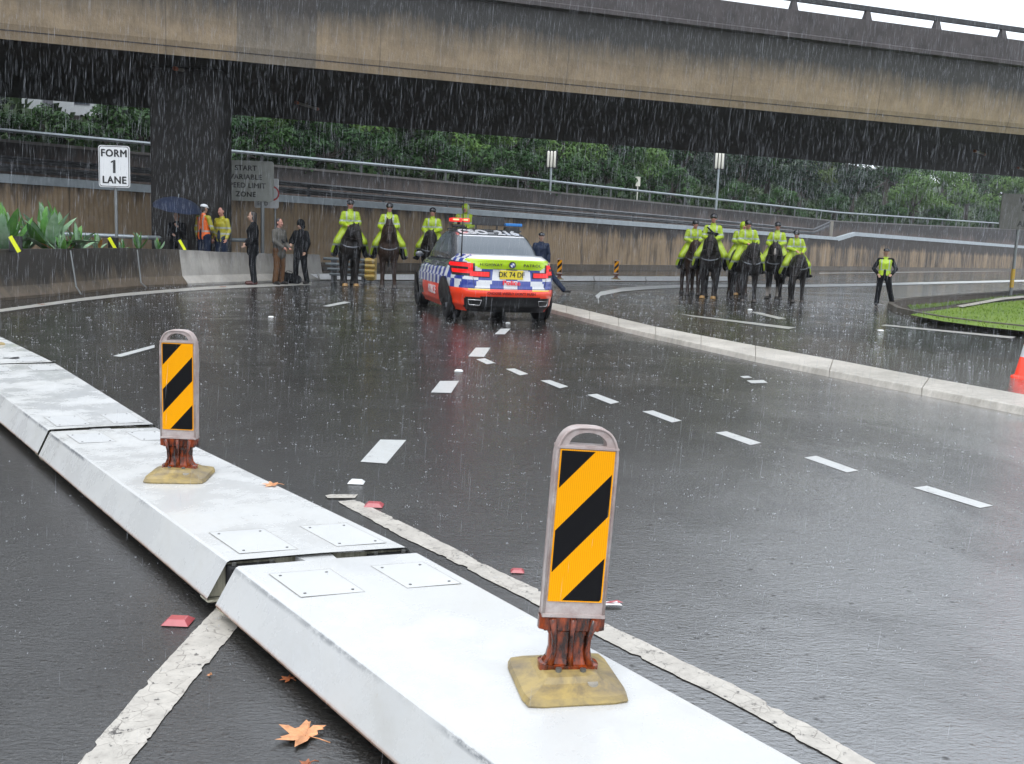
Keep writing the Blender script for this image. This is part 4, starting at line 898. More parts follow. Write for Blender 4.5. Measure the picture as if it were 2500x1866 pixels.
# ================================================================== WHITE STEEL MEDIAN BARRIER (front)
def barrier_section(TL, TR, BL, BR, label, zt=.2, hatches=True, scuff=True, detail=True):
    """TL, TR: far end of the top (left, right); BL, BR: near end. World points on the top plane."""
    c = (TL + TR + BL + BR) / 4; root = empty('median_barrier', (c.x, c.y, 0), 0, label, 'barrier', 'white steel barrier sections')
    def at(u, v, z): # u along far->near, v across left->right
        a = TL.lerp(BL, u); b = TR.lerp(BR, u); p = a + (b - a) * v; return Vector((p.x - c.x, p.y - c.y, z))
    W = (TR - TL).length
    r = .016 / W
    pro = [(-.105, .048), (-.108, .056), (-.012, zt - .016), (-.004, zt - .006), (.012, zt), (.5, zt + .003), (.988, zt), (1.004, zt - .006), (1.012, zt - .016), (1.108, .056), (1.105, .048)]
    nu = 40; mb = MB(); L = (BL - TL).length; rng = random.Random(int(abs(c.x * 100)))
    for i in range(nu):
        u0_, u1_ = i / nu, (i + 1) / nu
        for (v0, z0), (v1, z1) in zip(pro[:-1], pro[1:]):
            mb.add([at(u0_, v0, z0), at(u1_, v0, z0), at(u1_, v1, z1), at(u0_, v1, z1)], [(0, 1, 2, 3)], 0, [(u0_ * L, v0), (u1_ * L, v0), (u1_ * L, v1), (u0_ * L, v1)])
    me = mb.mesh('shell'); bm = bmesh.new(); bm.from_mesh(me); bmesh.ops.remove_doubles(bm, verts=bm.verts, dist=1e-5); bmesh.ops.recalc_face_normals(bm, faces=bm.faces); bm.to_mesh(me); bm.free()
    link('shell', me, M['steel'], root)
    for u, s in ((0, 1), (1, -1)):   # recessed end plates
        e = .035 / L * s
        mb = MB(); q = [at(u + e, v, z) for v, z in [(-.095, .05), (-.01, zt - .02), (.5, zt - .012), (1.01, zt - .02), (1.095, .05)]]; mb.add(q, [(0, 1, 2, 3, 4)]); mb.obj('end_plate', M['steel_end'], root, clean=False)
        mb = MB(); q = [at(u, -.105, .046), at(u + e * 2.2, -.105, .046), at(u + e * 2.2, 1.105, .046), at(u, 1.105, .046)]; mb.add(q + [v + Vector((0, 0, -.006)) for v in q], [(0, 1, 2, 3), (4, 7, 6, 5), (0, 4, 5, 1), (1, 5, 6, 2), (2, 6, 7, 3), (3, 7, 4, 0)]); mb.obj('foot_lip', M['steel_end'], root, clean=False)
    if detail:
        ee = .03 / L
        # connector lug at the near end (male) and rubber buffers
        mb = MB(); q = [at(1 - ee, .38, zt - .012), at(1 + ee * 2.0, .40, zt - .012), at(1 + ee * 2.0, .56, zt - .012), at(1 - ee, .58, zt - .012)]
        mb.add(q + [v + Vector((0, 0, -.05)) for v in q], [(0, 1, 2, 3), (4, 7, 6, 5), (0, 4, 5, 1), (1, 5, 6, 2), (2, 6, 7, 3)]); mb.obj('connector_lug', M['steelplate'], root)
        for v0, v1 in ((.0, .26), (.78, 1.0)):
            mb = MB(); q = [at(1 - ee * .9, v0, zt - .022), at(1 + ee * 1.0, v0, zt - .022), at(1 + ee * 1.0, v1, zt - .022), at(1 - ee * .9, v1, zt - .022)]
            mb.add(q + [v + Vector((0, 0, -.11)) for v in q], [(0, 1, 2, 3), (4, 7, 6, 5), (0, 4, 5, 1), (1, 5, 6, 2), (2, 6, 7, 3), (3, 7, 4, 0)]); bu = mb.obj('rubber_buffer', M['rubber'], root, bevel=.006)
            for vv in (v0 + .03, v1 - .03):
                p_ = at(1 + ee * .2, vv, zt - .02); mb = MB(); mb.tube([p_, p_ + Vector((0, 0, .012))], .009, 8); mb.obj('bolt', M['bolt'], bu)
    if hatches:
        for u0_, u1_, v0, v1 in ((.045, .145, .10, .42), (.045, .145, .64, .93), (.86, .975, .10, .42), (.86, .975, .64, .93)):
            mb = MB(); w = .0022
            # plate, a hair proud of the deck, with a dirty seam round it
            mb.add([at(u0_, v0, zt + .0031), at(u1_, v0, zt + .0031), at(u1_, v1, zt + .0031), at(u0_, v1, zt + .0031)], [(0, 1, 2, 3)]); hp = mb.obj('hatch_plate', M['steelplate'], root, clean=False)
            mb = MB()
            def lnseg(p, q, hw_):
                d = (q - p); d.normalize(); nn = Vector((-d.y, d.x, 0)) * hw_; mb.add([p - nn, q - nn, q + nn, p + nn], [(0, 1, 2, 3)])
            cs = [at(u0_, v0, zt + .0035), at(u1_, v0, zt + .0035), at(u1_, v1, zt + .0035), at(u0_, v1, zt + .0035)]
            for k in range(4): lnseg(cs[k], cs[(k + 1) % 4], .0008)
            mb.obj('seam', M['seam'], hp, clean=False)
            for uu, vv in ((u0_ + .012, v0 + .04), (u0_ + .012, v1 - .04), (u1_ - .012, v0 + .04), (u1_ - .012, v1 - .04)):
                p_ = at(uu, vv, zt + .003); mb = MB(); mb.tube([p_, p_ + Vector((0, 0, .002))], .0055, 10); mb.obj('bolt', M['bolt'], hp)
    return root
z_ = .2
s1TL, s1TR = P(577, 1383, z_), P(1022, 1350, z_)
dl = (P(1214, 1866, z_) - s1TL).normalized(); dr = (P(1966, 1866, z_) - s1TR).normalized()
s1BL, s1BR = s1TL + dl * 2.75, s1TR + dr * 2.75
s2TL, s2TR, s2BL, s2BR = P(122, 1054, z_), P(383, 1044, z_), P(556, 1369, z_), P(995, 1336, z_)
s3BL, s3BR = P(119, 1049, z_), P(377, 1036, z_); s3TR = P(137, 887.5, z_)
d3 = (s3BL - P(0, 960, z_)).normalized(); s3TL = s3BL - d3 * (s3TR - s3BR).length
s4BL, s4BR = s3TL + (s3TL - s3BL).normalized() * .02, P(131, 884, z_); d4 = (s4BR - P(0, 821, z_)).normalized(); s4TR, s4TL = s4BR - d4 * 2.75, s4BL - d4 * 2.75
d5 = (d4 * .98 + Vector((.12, -.02, 0))).normalized(); s5BL, s5BR = s4TL - d4 * .03, s4TR - d4 * .03
barrier_section(s1TL, s1TR, s1BL, s1BR, 'nearest white steel barrier section carrying the larger striped marker')
barrier_section(s2TL, s2TR, s2BL, s2BR, 'second white steel barrier section carrying the smaller striped marker')
barrier_section(s3TL, s3TR, s3BL, s3BR, 'third white steel barrier section with grimy scuffed top')
b4 = barrier_section(s4TL, s4TR, s4BL, s4BR, 'fourth white steel barrier section cut off by the left edge', detail=False)
barrier_section(s5BL - d5 * 2.75, s5BR - d5 * 2.75, s5BL, s5BR, 'farthest white steel barrier section beyond the left edge', detail=False, hatches=False)
q = P(28, 874, .206); text('-6', .17, M['ink'], b4, (q.x - b4.location.x, q.y - b4.location.y, .206), (0, 0, math.radians(14)), 'painted_number', depth=.0005, bold=.008)
q = P(0, 842, .2); mb = MB(); mb.ell((0, 0, 0), (.05, .05, .03)); tag(mb.obj('yellow_cap', M['base'], loc=q), 'yellow cap at the very left edge on the fourth barrier section', 'cap')

# ================================================================== STRIPED MARKERS (delineators)
def delineator(loc, rz, lean, label, group='striped markers on the barriers'):
    t = empty('striped_marker', loc, rz, label, 'marker', group)
    # base: square dished plate
    rings = [(.146, 0), (.150, .008), (.143, .024), (.092, .042), (.075, .054), (.05, .058)]
    mb = MB(); vs = []; n = 32
    for r, z in rings:
        for k in range(n):
            a = 2 * PI * k / n; e = max(abs(math.cos(a)), abs(math.sin(a))); q_ = r / max(e, .75); vs.append((math.cos(a) * q_, math.sin(a) * q_, z))
    mb.add(vs, [(i * n + k, i * n + (k + 1) % n, (i + 1) * n + (k + 1) % n, (i + 1) * n + k) for i in range(len(rings) - 1) for k in range(n)] + [tuple((len(rings) - 1) * n + k for k in range(n))])
    bs = mb.obj('base_plate', M['base'], t); bs.rotation_euler = (0, 0, math.radians(6) - rz * .3)
    mb = MB(); mb.tube([(.052, -.092, .036), (.052, -.092, .0435)], [.017, .015], 14); mb.obj('bolt_hole', M['seam'], bs)
    up_ = empty('upright', (0, 0, 0)); bpy.data.objects.remove(up_)
    LM = Matrix.Rotation(lean[0], 4, 'X') @ Matrix.Rotation(lean[1], 4, 'Y')
    def fin(mb, name, mat, smooth=False, bevel=0, par=None):
        o = mb.obj(name, mat, par or t, smooth, bevel=bevel); o.rotation_euler = LM.to_euler() if par is None else (0, 0, 0); return o
    # neck with waist and ribs
    mb = MB(); prof_ = [(.048, .050, .025), (.088, .046, .028), (.090, .070, .028), (.104, .044, .028), (.118, .036, .022), (.150, .040, .020), (.185, .052, .021), (.198, .066, .022)]
    prof_ = [(.040, .084, .040), (.066, .086, .040), (.068, .076, .032), (.082, .066, .026), (.110, .061, .022), (.145, .063, .022), (.160, .072, .024), (.164, .096, .028), (.201, .096, .028)]
    n = 24; vs = []
    for z, rx, ry in prof_:
        for k in range(n):
            a = 2 * PI * k / n; ca, sa = math.cos(a), math.sin(a); e = (abs(ca) ** 4 + abs(sa) ** 4) ** .25; vs.append((ca / e * rx, sa / e * ry, z))
    mb.add(vs, [(i * n + k, i * n + (k + 1) % n, (i + 1) * n + (k + 1) % n, (i + 1) * n + k) for i in range(len(prof_) - 1) for k in range(n)] + [tuple(range(n))[::-1], tuple((len(prof_) - 1) * n + k for k in range(n))])
    nk = fin(mb, 'neck', M['neck'])
    for x in (-.050, 0, .050):
        mb = MB(); mb.tube([(x * 1.15, -.032, .066), (x * .95, -.027, .10), (x * .98, -.027, .14), (x * 1.2, -.030, .198)], [.011, .008, .008, .011], 8); mb.obj('rib', M['neck'], nk, smooth=True)
    for x in (-.035, .035):
        mb = MB(); mb.tube([(x, -.050, .050), (x, -.050, .064)], .009, 8); mb.obj('bolt', M['bolt'], nk)
    for x in (-.075, .075):
        mb = MB(); mb.tube([(x, -.01, .174), (x, -.01, .158)], .005, 6); mb.obj('peg', M['rubber'], nk)
    # frame: outline with an arched head and a hand hole
    Wf, zb, zt_ = .089, .200, .745
    outer = [(-Wf, zb), (-Wf, zt_ - .085)] + [(-Wf + .0 + (1 - math.cos(a)) * .05, zt_ - .085 + math.sin(a) * .06) for a in [PI / 2 * k / 6 for k in range(1, 6)]] + [(-Wf + .055, zt_ - .018), (-.02, zt_), (.02, zt_)] 
    outer = [(-Wf, zb)] + [(-Wf * max(0., math.cos(a)) ** .62, zt_ - .095 + .095 * math.sin(a) ** .9) for a in [PI / 2 * k / 10 for k in range(0, 10)]]
    outer = outer + [(0, zt_)] + [(-x, z) for x, z in outer[::-1]]
    hole = [(.054 * math.cos(a) * 1.0, .693 + (.036 * math.sin(a) if math.sin(a) > 0 else 0)) for a in [PI * k / 12 for k in range(13)]]
    bm = bmesh.new()
    def loop(pts, y): return [bm.verts.new((x, y, z)) for x, z in pts]
    T2 = .021
    for y, rev in ((-T2, False), (T2, True)):
        ov = loop(outer, y); hv = loop(hole, y)
        es = [bm.edges.new((ov[i], ov[(i + 1) % len(ov)])) for i in range(len(ov))] + [bm.edges.new((hv[i], hv[(i + 1) % len(hv)])) for i in range(len(hv))]
        bmesh.ops.triangle_fill(bm, use_beauty=True, edges=es)
        if not rev: o1, h1 = ov, hv
        else: o2, h2 = ov, hv
    for A1, A2 in ((o1, o2), (h1, h2)):
        for i in range(len(A1)): bm.faces.new((A1[i], A1[(i + 1) % len(A1)], A2[(i + 1) % len(A1)], A2[i]))
    bmesh.ops.recalc_face_normals(bm, faces=bm.faces); me = bpy.data.meshes.new('frame'); bm.to_mesh(me); bm.free()
    fr = link('frame', me, M['frame'], t); fr.rotation_euler = LM.to_euler()
    # raised rim round the frame's face
    for y in (-T2, T2):
        mb = MB(); mb.tube([(x * .97, y, z - (.003 if z > .6 else 0)) for x, z in outer], .0045, 6); mb.obj('rim', M['frame'], fr, smooth=True)
        mb = MB(); mb.box(-.088, .088, y - .005, y + .005, .683, .689); mb.obj('cross_rim', M['frame'], fr); mb = MB(); mb.box(-.090, .090, y - .007, y + .007, .202, .211); mb.obj('cross_rim', M['frame'], fr)
        mb = MB()
        s_ = -1 if y < 0 else 1
        mb.box(-.078, .078, y + s_ * .0005, y + s_ * .0035, .247, .680); mb.obj('striped_panel', M['hazard'], fr)
    return t
d1 = delineator(P(1381, 1668, .2), math.radians(8), (math.radians(-2.5), math.radians(2.7)), 'nearer and larger orange and black striped marker on a yellow base')
d2 = delineator(P(440, 1165, .2), math.radians(-2), (0, 0), 'smaller orange and black striped marker on the second white barrier section')

# ---- distant white barrier sections and their markers
far = [P(x, y) for x, y in [(705, 686), (780, 685), (905, 685.5), (1030, 686), (1155, 687), (1278, 688), (1366, 688), (1452, 688), (1578, 688), (1700, 688), (1800, 687.5)]]
M['farwhite'] = simple('white_barrier_far', (.78, .79, .79), .35, .06, 2, world=True)
for i in range(len(far) - 1):
    a, b = far[i], far[i + 1]; d = (b - a).normalized(); a, b = a + d * .04, b - d * .04; nn = Vector((-d.y, d.x, 0)); c = (a + b) / 2
    mb = MB(); pro = [(0, .03), (.07, .19), (.45, .19), (.52, .03)]
    rings = [[(p.x + nn.x * o - c.x, p.y + nn.y * o - c.y, z) for o, z in pro] for p in (a, b)]
    mb.add(rings[0] + rings[1], [(j, 4 + j, 5 + j, 1 + j) for j in range(3)] + [(0, 1, 2, 3), (7, 6, 5, 4), (0, 3, 7, 4)])
    wh = ['at its left end beside the silver crash cushion', 'under the silver crash cushion', 'right of the yellow end of the crash cushion', 'behind the second and third horses', 'left of the police car', 'hidden behind the police car', 'just right of the police car', 'between the first two far striped markers', 'left of the right group of horses', 'behind the right group of horses'][i]
    tag(mb.obj('median_barrier', M['farwhite'], loc=c), 'far low white barrier section ' + wh, 'barrier', 'far white barrier sections')
for (px, py, lab) in [(1365, 672, 'far striped marker right beside the police car'), (1504, 672, 'far striped marker standing alone between the car and the right horses'), (1745, 672, 'far striped marker half hidden behind the right group of horses')]:
    o = copy_tree(d2); q = P(px, 682.5, .19); q.y += .1; o.location = q; o.scale = (1, 1, .95); tag(o, lab, 'marker', 'far striped markers')

# silver crash cushion
ca, cb = P(792, 683), P(915, 688); cy = ca.y - .2
t = empty('crash_cushion', ((ca.x + cb.x) / 2, 29.0, 0), 0, 'silver railed crash cushion with a yellow end behind the leftmost horse', 'crash cushion')
xa = AY(790, 650, 29).x - t.location.x; xb = AY(893, 650, 29).x - t.location.x; xc = AY(916, 650, 29).x - t.location.x
for k in range(4):
    z = .72 - k * .15; x0_ = xa + k * .06
    mb = MB(); n_ = 3
    mb.add([(x0_, -.02, z), (xb, -.02, z), (xb, -.07, z - .035), (x0_, -.07, z - .035), (xb, -.02, z - .075), (x0_, -.02, z - .075), (x0_, .02, z - .075), (xb, .02, z - .075), (x0_, .02, z), (xb, .02, z)], [(0, 1, 2, 3), (3, 2, 4, 5), (5, 4, 7, 6), (8, 9, 1, 0), (6, 7, 9, 8), (0, 3, 5, 6, 8), (1, 9, 7, 4, 2)]); mb.obj('rail', M['galv'], t)
for k in range(4):
    x = xa + .25 + k * .3; mb = MB(); mb.box(x - .04, x + .04, .03, .6, .02, .72); mb.obj('post', M['galv_dark'], t)
mb = MB()
for k in range(4): mb.tube([(xb - .02, -.02, .66 - k * .15), (xc, -.02, .66 - k * .15)], .075, 8)
mb.box(xb, xc - .03, .02, .55, .1, .74); mb.obj('yellow_nose', simple('cushion_yellow', (.72, .50, .12), .45, .15, 8), t)

# ================================================================== POLICE CAR
def clearcoat(name, col, rough=.3, var=.04):
    m = simple(name, col, rough, var, 6); b = m.node_tree.nodes['Principled BSDF']; b.inputs['Coat Weight'].default_value = .8; b.inputs['Coat Roughness'].default_value = .05; return m
C_ = dict(white=clearcoat('car_white', (.66, .67, .69)), blue=clearcoat('car_blue', (.025, .05, .30)), red=clearcoat('car_fluoro_orange', (.95, .055, .012)), lime=clearcoat('car_lime', (.50, .75, .01)),
          yel=clearcoat('car_yellow', (.85, .50, .01)), grey=clearcoat('car_grey', (.075, .08, .088), .25), black=M['black'], glass=simple('tinted_glass', (.085, .10, .115), .25, .15, 60), chrome=simple('chrome', (.5, .5, .5), .15, 0, 4, metal=1))
C_['glass'].node_tree.nodes['Principled BSDF'].inputs['Specular IOR Level'].default_value = .5
C_['glass'].node_tree.nodes['Principled BSDF'].inputs['IOR'].default_value = 1.5
M['tail'] = emis('lit_red_tail_lamp', (1, .006, .008), .5, (.35, .004, .004)); M['beacon_r'] = emis('lit_red_beacon', (1, .015, .012), .55, (.5, .02, .02)); M['beacon_hot'] = emis('lit_beacon_core', (1, .22, .10), 2.2)
M['beacon_b'] = simple('blue_beacon', (.015, .16, .45), .25, .1, 8); M['plate'] = simple('yellow_plate', (.75, .60, .03), .4, .04, 8)
def ip(tab, x):
    if x <= tab[0][0]: return tab[0][1]
    for (a, va), (b, vb) in zip(tab[:-1], tab[1:]):
        if x <= b: t = (x - a) / (b - a); t = t * t * (3 - 2 * t); return va + (vb - va) * t
    return tab[-1][1]
NE = 4.2
HW = [(.18, .84), (.32, .90), (.5, .925), (.72, .925), (.86, .89), (1.0, .82), (1.10, .72)]
RY = [(.18, .16), (.30, .06), (.50, .0), (.62, .03), (.85, .05), (.98, .02), (1.04, .01), (1.08, .05), (1.10, .14)]
FY = [(.18, 4.8), (.45, 4.94), (.7, 4.88), (1.10, 4.6)]
TOPZ = [(0, 1.10), (.9, 1.10), (1.3, 1.03), (3.4, 1.01), (4.2, .93), (4.94, .78)]
def plan(t, hw, y0, y1, n=NE):
    c, s = math.cos(t), math.sin(t)
    return hw * math.copysign(abs(c) ** (2 / n), c), (y0 + y1) / 2 + (y1 - y0) / 2 * math.copysign(abs(s) ** (2 / n), s)
# perimeter parameters with roughly even spacing
def perim(hw, y0, y1, step, n=NE):
    ts = [2 * PI * k / 6000 - PI / 2 for k in range(6001)]; out = [ts[0]]; last = plan(ts[0], hw, y0, y1, n); acc = 0; prev = last
    for t in ts[1:]:
        p = plan(t, hw, y0, y1, n); acc += math.hypot(p[0] - prev[0], p[1] - prev[1]); prev = p
        if acc >= step: out.append(t); acc = 0
    return out[:-1] if len(out) > 2 else out
car = empty('police_car', (0, 0, 0), 0, 'chequered highway patrol sedan seen from behind with red tail lamps lit', 'police car')
ts = perim(.92, 0, 4.94, .03); nt = len(ts); lv = [.18 + .92 * k / 46 for k in range(47)]
mb = MB(); vs = []
for z in lv:
    for t in ts:
        x, y = plan(t, ip(HW, z), ip(RY, z), ip(FY, z)); s = (z - .18) / .92; vs.append((x, y, .18 + s * (ip(TOPZ, y) - .18)))
arc = [0]
for k in range(1, nt): a, b = vs[20 * nt + k - 1], vs[20 * nt + k]; arc.append(arc[-1] + math.hypot(a[0] - b[0], a[1] - b[1]))
tot = arc[-1] + .03
cm = ['white', 'blue', 'red', 'lime', 'yel', 'grey', 'black']
def carcol(x, y, z, a):
    if y < .36:     # rear
        ax = abs(x)
        if z < .25 or (z < .44 - .02 * (ax > .5) and ax < .70): return 6
        if z < .565: return 4 if (.34 < ax < .66 and z > .535) else 2
        if z > .885 and z < 1.035 and ax < .74 - (1.035 - z) * 1.6: return 3
        if z < .885:
            row = 0 if z < .70 else 1; xs = x * (1 + (.885 - z) * -.55)
            return 1 if (math.floor(xs / .19 + .5) + row) % 2 else 0
        return 0 if z < 1.0 else 0
    if y > 3.5: return 5
    if z < .30: return 2 if y < 3.2 else 5
    if z < .56: return 2 if y < 3.0 else 5
    if z < .86:
        row = 0 if z < .71 else 1
        return 1 if (math.floor(y / .17) + row) % 2 else 0
    if y < 1.0: return 1 if (math.floor(y / .14) + math.floor(z / .07)) % 2 else 0
    return 5
for i in range(len(lv) - 1):
    for k in range(nt):
        q = [i * nt + k, i * nt + (k + 1) % nt, (i + 1) * nt + (k + 1) % nt, (i + 1) * nt + k]
        c = [sum(vs[j][d] for j in q) / 4 for d in range(3)]
        mb.f.append(tuple(q)); mb.mi.append(carcol(*c, 0)); mb.uv += [(0, 0)] * 4
mb.v = vs
# lid rings closing the top
base = (len(lv) - 1) * nt; nr = 8; prev = base
for r in range(1, nr + 1):
    o = len(mb.v); f_ = 1 - r / nr
    for k in range(nt): x, y, z = vs[base + k]; mb.v.append((x * f_, 2.45 + (y - 2.45) * f_ if abs(y - 2.45) > 0 else y, z + .012 * (1 - f_)))
    for k in range(nt):
        q = (prev + k, prev + (k + 1) % nt, o + (k + 1) % nt, o + k); yy = sum(mb.v[j][1] for j in q) / 4
        mb.f.append(q); mb.mi.append(0 if yy < 1.1 else 5); mb.uv += [(0, 0)] * 4
    prev = o
for i, v in enumerate(mb.v):
    if i >= len(vs): mb.v[i] = (v[0], v[1], ip(TOPZ, v[1]) + .012)
mb.f.append(tuple(range(nt))[::-1]); mb.mi.append(6); mb.uv += [(0, 0)] * nt
body = mb.obj('body', [C_[c] for c in cm], car, smooth=True, clean=False)
# greenhouse
GH = [(0, .76), (.35, .71), (.66, .655), (.85, .60), (1.0, .52)]; GR = [(0, .80), (.35, 1.07), (.66, 1.36), (.85, 1.62), (1.0, 1.95)]; GF = [(0, 3.75), (.6, 3.1), (1.0, 2.65)]
def ipl(tab, x):
    for (a, va), (b, vb) in zip(tab[:-1], tab[1:]):
        if x <= b: return va + (vb - va) * (x - a) / (b - a)
    return tab[-1][1]
ts2 = perim(.8, .8, 3.7, .035, 6); n2 = len(ts2); lv2 = [k / 22 for k in range(23)]; vs = []
def ghz(s, y): return 1.03 + .47 * (1 - (1 - s) ** 1.35) + (.0 if s < .9 else 0)
for s in lv2:
    for t in ts2:
        x, y = plan(t, ipl(GH, s), ipl(GR, s), ipl(GF, s), 6); vs.append((x, y, ghz(s, y) - (.03 if s == 0 else 0)))
mb = MB(); mb.v = vs
for i in range(22):
    for k in range(n2):
        q = (i * n2 + k, i * n2 + (k + 1) % n2, (i + 1) * n2 + (k + 1) % n2, (i + 1) * n2 + k); s = (lv2[i] + lv2[i + 1]) / 2
        x, y = [sum(vs[j][d] for j in q) / 4 for d in (0, 1)]; hw_, y0, y1 = ipl(GH, s), ipl(GR, s), ipl(GF, s)
        c = 2
        if abs(x) < hw_ - .075 and y < y0 + .25: c = 1 if .10 < s < .84 else (0 if s < .95 else 2); c = 1 if .08 < s < .66 else (0 if .66 <= s < .73 or s <= .08 else 2)
        elif abs(x) > hw_ - .06 and .14 < s < .86 and y0 + .42 < y < y1 - .35 and not (2.25 < y < 2.36): c = 1
        elif abs(x) < hw_ - .075 and y > y1 - .25 and .1 < s < .9: c = 1
        mb.f.append(q); mb.mi.append(c); mb.uv += [(0, 0)] * 4
prev = 22 * n2
for r in range(1, 7):
    o = len(mb.v); f_ = 1 - r / 6
    for k in range(n2): x, y, z = vs[22 * n2 + k]; mb.v.append((x * f_, 2.25 + (y - 2.25) * f_, z + .035 * (1 - f_ * f_)))
    for k in range(n2): mb.f.append((prev + k, prev + (k + 1) % n2, o + (k + 1) % n2, o + k)); mb.mi.append(2); mb.uv += [(0, 0)] * 4
    prev = o
mb.obj('cabin', [C_['white'], C_['glass'], C_['grey']], car, smooth=True, clean=False)
def rear_pt(x, z, off=.006):
    hw = ip(HW, z); x = max(-.975 * hw, min(.975 * hw, x)); return (x, (ip(RY, z) + ip(FY, z)) / 2 - (ip(FY, z) - ip(RY, z)) / 2 * max(0, 1 - abs(x / hw) ** NE) ** (1 / NE) - off, z)
def rear_patch(name, zone, mat, par, off=.008, step=.02, thick=0):
    mb = MB(); x = zone[0]
    nx = max(1, int(abs(zone[1] - zone[0]) / step)); nzz = max(1, int((zone[3] - zone[2]) / step))
    fn = zone[4] if len(zone) > 4 else (lambda x, z: True)
    for i in range(nx):
        for j in range(nzz):
            xa_, xb_ = zone[0] + (zone[1] - zone[0]) * i / nx, zone[0] + (zone[1] - zone[0]) * (i + 1) / nx; za, zb_ = zone[2] + (zone[3] - zone[2]) * j / nzz, zone[2] + (zone[3] - zone[2]) * (j + 1) / nzz
            if fn((xa_ + xb_) / 2, (za + zb_) / 2): mb.add([rear_pt(xa_, za, off), rear_pt(xb_, za, off), rear_pt(xb_, zb_, off), rear_pt(xa_, zb_, off)], [(0, 1, 2, 3)])
    return mb.obj(name, mat, par, smooth=True)
for sg in (-1, 1):
    lo = lambda x, z: (abs(x) > .58 and .76 < z < .985 + (abs(x) - .8) * .1) or (.34 < abs(x) <= .60 and .745 < z < .845)
    tl = rear_patch('tail_lamp', (sg * .33, sg * .845, .735, .99, lo), M['black'], car, .010, .012)
    li = lambda x, z: (abs(x) > .60 and .80 < z < .965 and not (.66 < abs(x) < .84 and .865 < z < .90)) or (.36 < abs(x) <= .64 and .765 < z < .83)
    rear_patch('lamp_lens', (sg * .35, sg * .835, .75, .975, li), M['tail'], tl, .020, .010)
    # exhaust trim
    ex = MB(); x0_ = sg * .585; y_ = rear_pt(x0_, .33)[1]
    x0_ = sg * .56; pts = [rear_pt(x0_ + dx, zz, .018) for dx, zz in ((-.095, .375), (.095, .375), (.075, .29), (-.075, .29), (-.095, .375))]
    ex.tube(pts, .009, 6, caps=False); ex.obj('exhaust_trim', C_['chrome'], car, smooth=True)
pl_ = empty('tmp'); bpy.data.objects.remove(pl_)
mb = MB(); y_ = rear_pt(0, .8)[1]; mb.box(-.19, .19, y_ - .014, y_ + .01, .725, .868); plt = mb.obj('number_plate', M['plate'], car, bevel=.004)
text('DK 74 DF', .118, M['ink'], plt, (0, y_ - .016, .797), xs=.86, bold=.002)
text('HIGHWAY', .062, M['ink'], car, (-.34, rear_pt(.3, .95)[1] - .012, .952), xs=1.1, space=1.2, bold=.001)
text('PATROL', .062, M['ink'], car, (.33, rear_pt(.3, .95)[1] - .012, .952), xs=1.1, space=1.2, bold=.001)
text('Police', .105, M['tail'] if False else simple('red_lettering', (.85, .03, .05), .4, 0, 4), car, (0, rear_pt(0, .66)[1] - .012, .665), xs=1.15, bold=.004)
text("CHOOSE WISELY DON'T RUSH", .058, simple('dark_red_lettering', (.22, .0, .0), .4, 0, 4), car, (0, rear_pt(.2, .5)[1] - .012, .495), xs=.98, bold=.003)
mb = MB(); y_ = rear_pt(0, .955)[1]
mb.tube([(0, y_ - .004, .955), (0, y_ - .022, .955)], .055, 20); em = mb.obj('emblem', M['black'], car)
for k, c in enumerate(('white', 'blue', 'white', 'blue')):
    mb = MB(); a0 = k * PI / 2; pts = [(0, 0)] + [(math.cos(a0 + PI / 2 * j / 6) * .034, math.sin(a0 + PI / 2 * j / 6) * .034) for j in range(7)]
    mb.add([(p[0], y_ - .024, .955 + p[1]) for p in pts], [tuple(range(8))]); mb.obj('emblem_quarter', C_[c], em, clean=False)
for zz, xr in ((.572, .84), (.885, .30)):
    mb = MB(); mb.tube([rear_pt(-xr + 2 * xr * k / 24, zz, .004) for k in range(25)], .0035, 4); mb.obj('panel_gap', M['black'], car)
for sg in (-1, 1):
    mb = MB(); mb.tube([rear_pt(sg * (.60 - .03 * k / 5), .735 - .155 * k / 5, .004) for k in range(6)], .0035, 4); mb.obj('panel_gap', M['black'], car)
# roof letters and reversing sensor line
for s, x in (('CSO', -.30), ('216', .30)):
    text(s, .62, C_['white'], car, (x, 1.66, 1.472), (math.radians(9.5), 0, 0), 'roof_letters', depth=.004, xs=.42, bold=.012)
text('-', .5, C_['white'], car, (0, 1.66, 1.472), (math.radians(9.5), 0, 0), 'roof_letters', depth=.003)
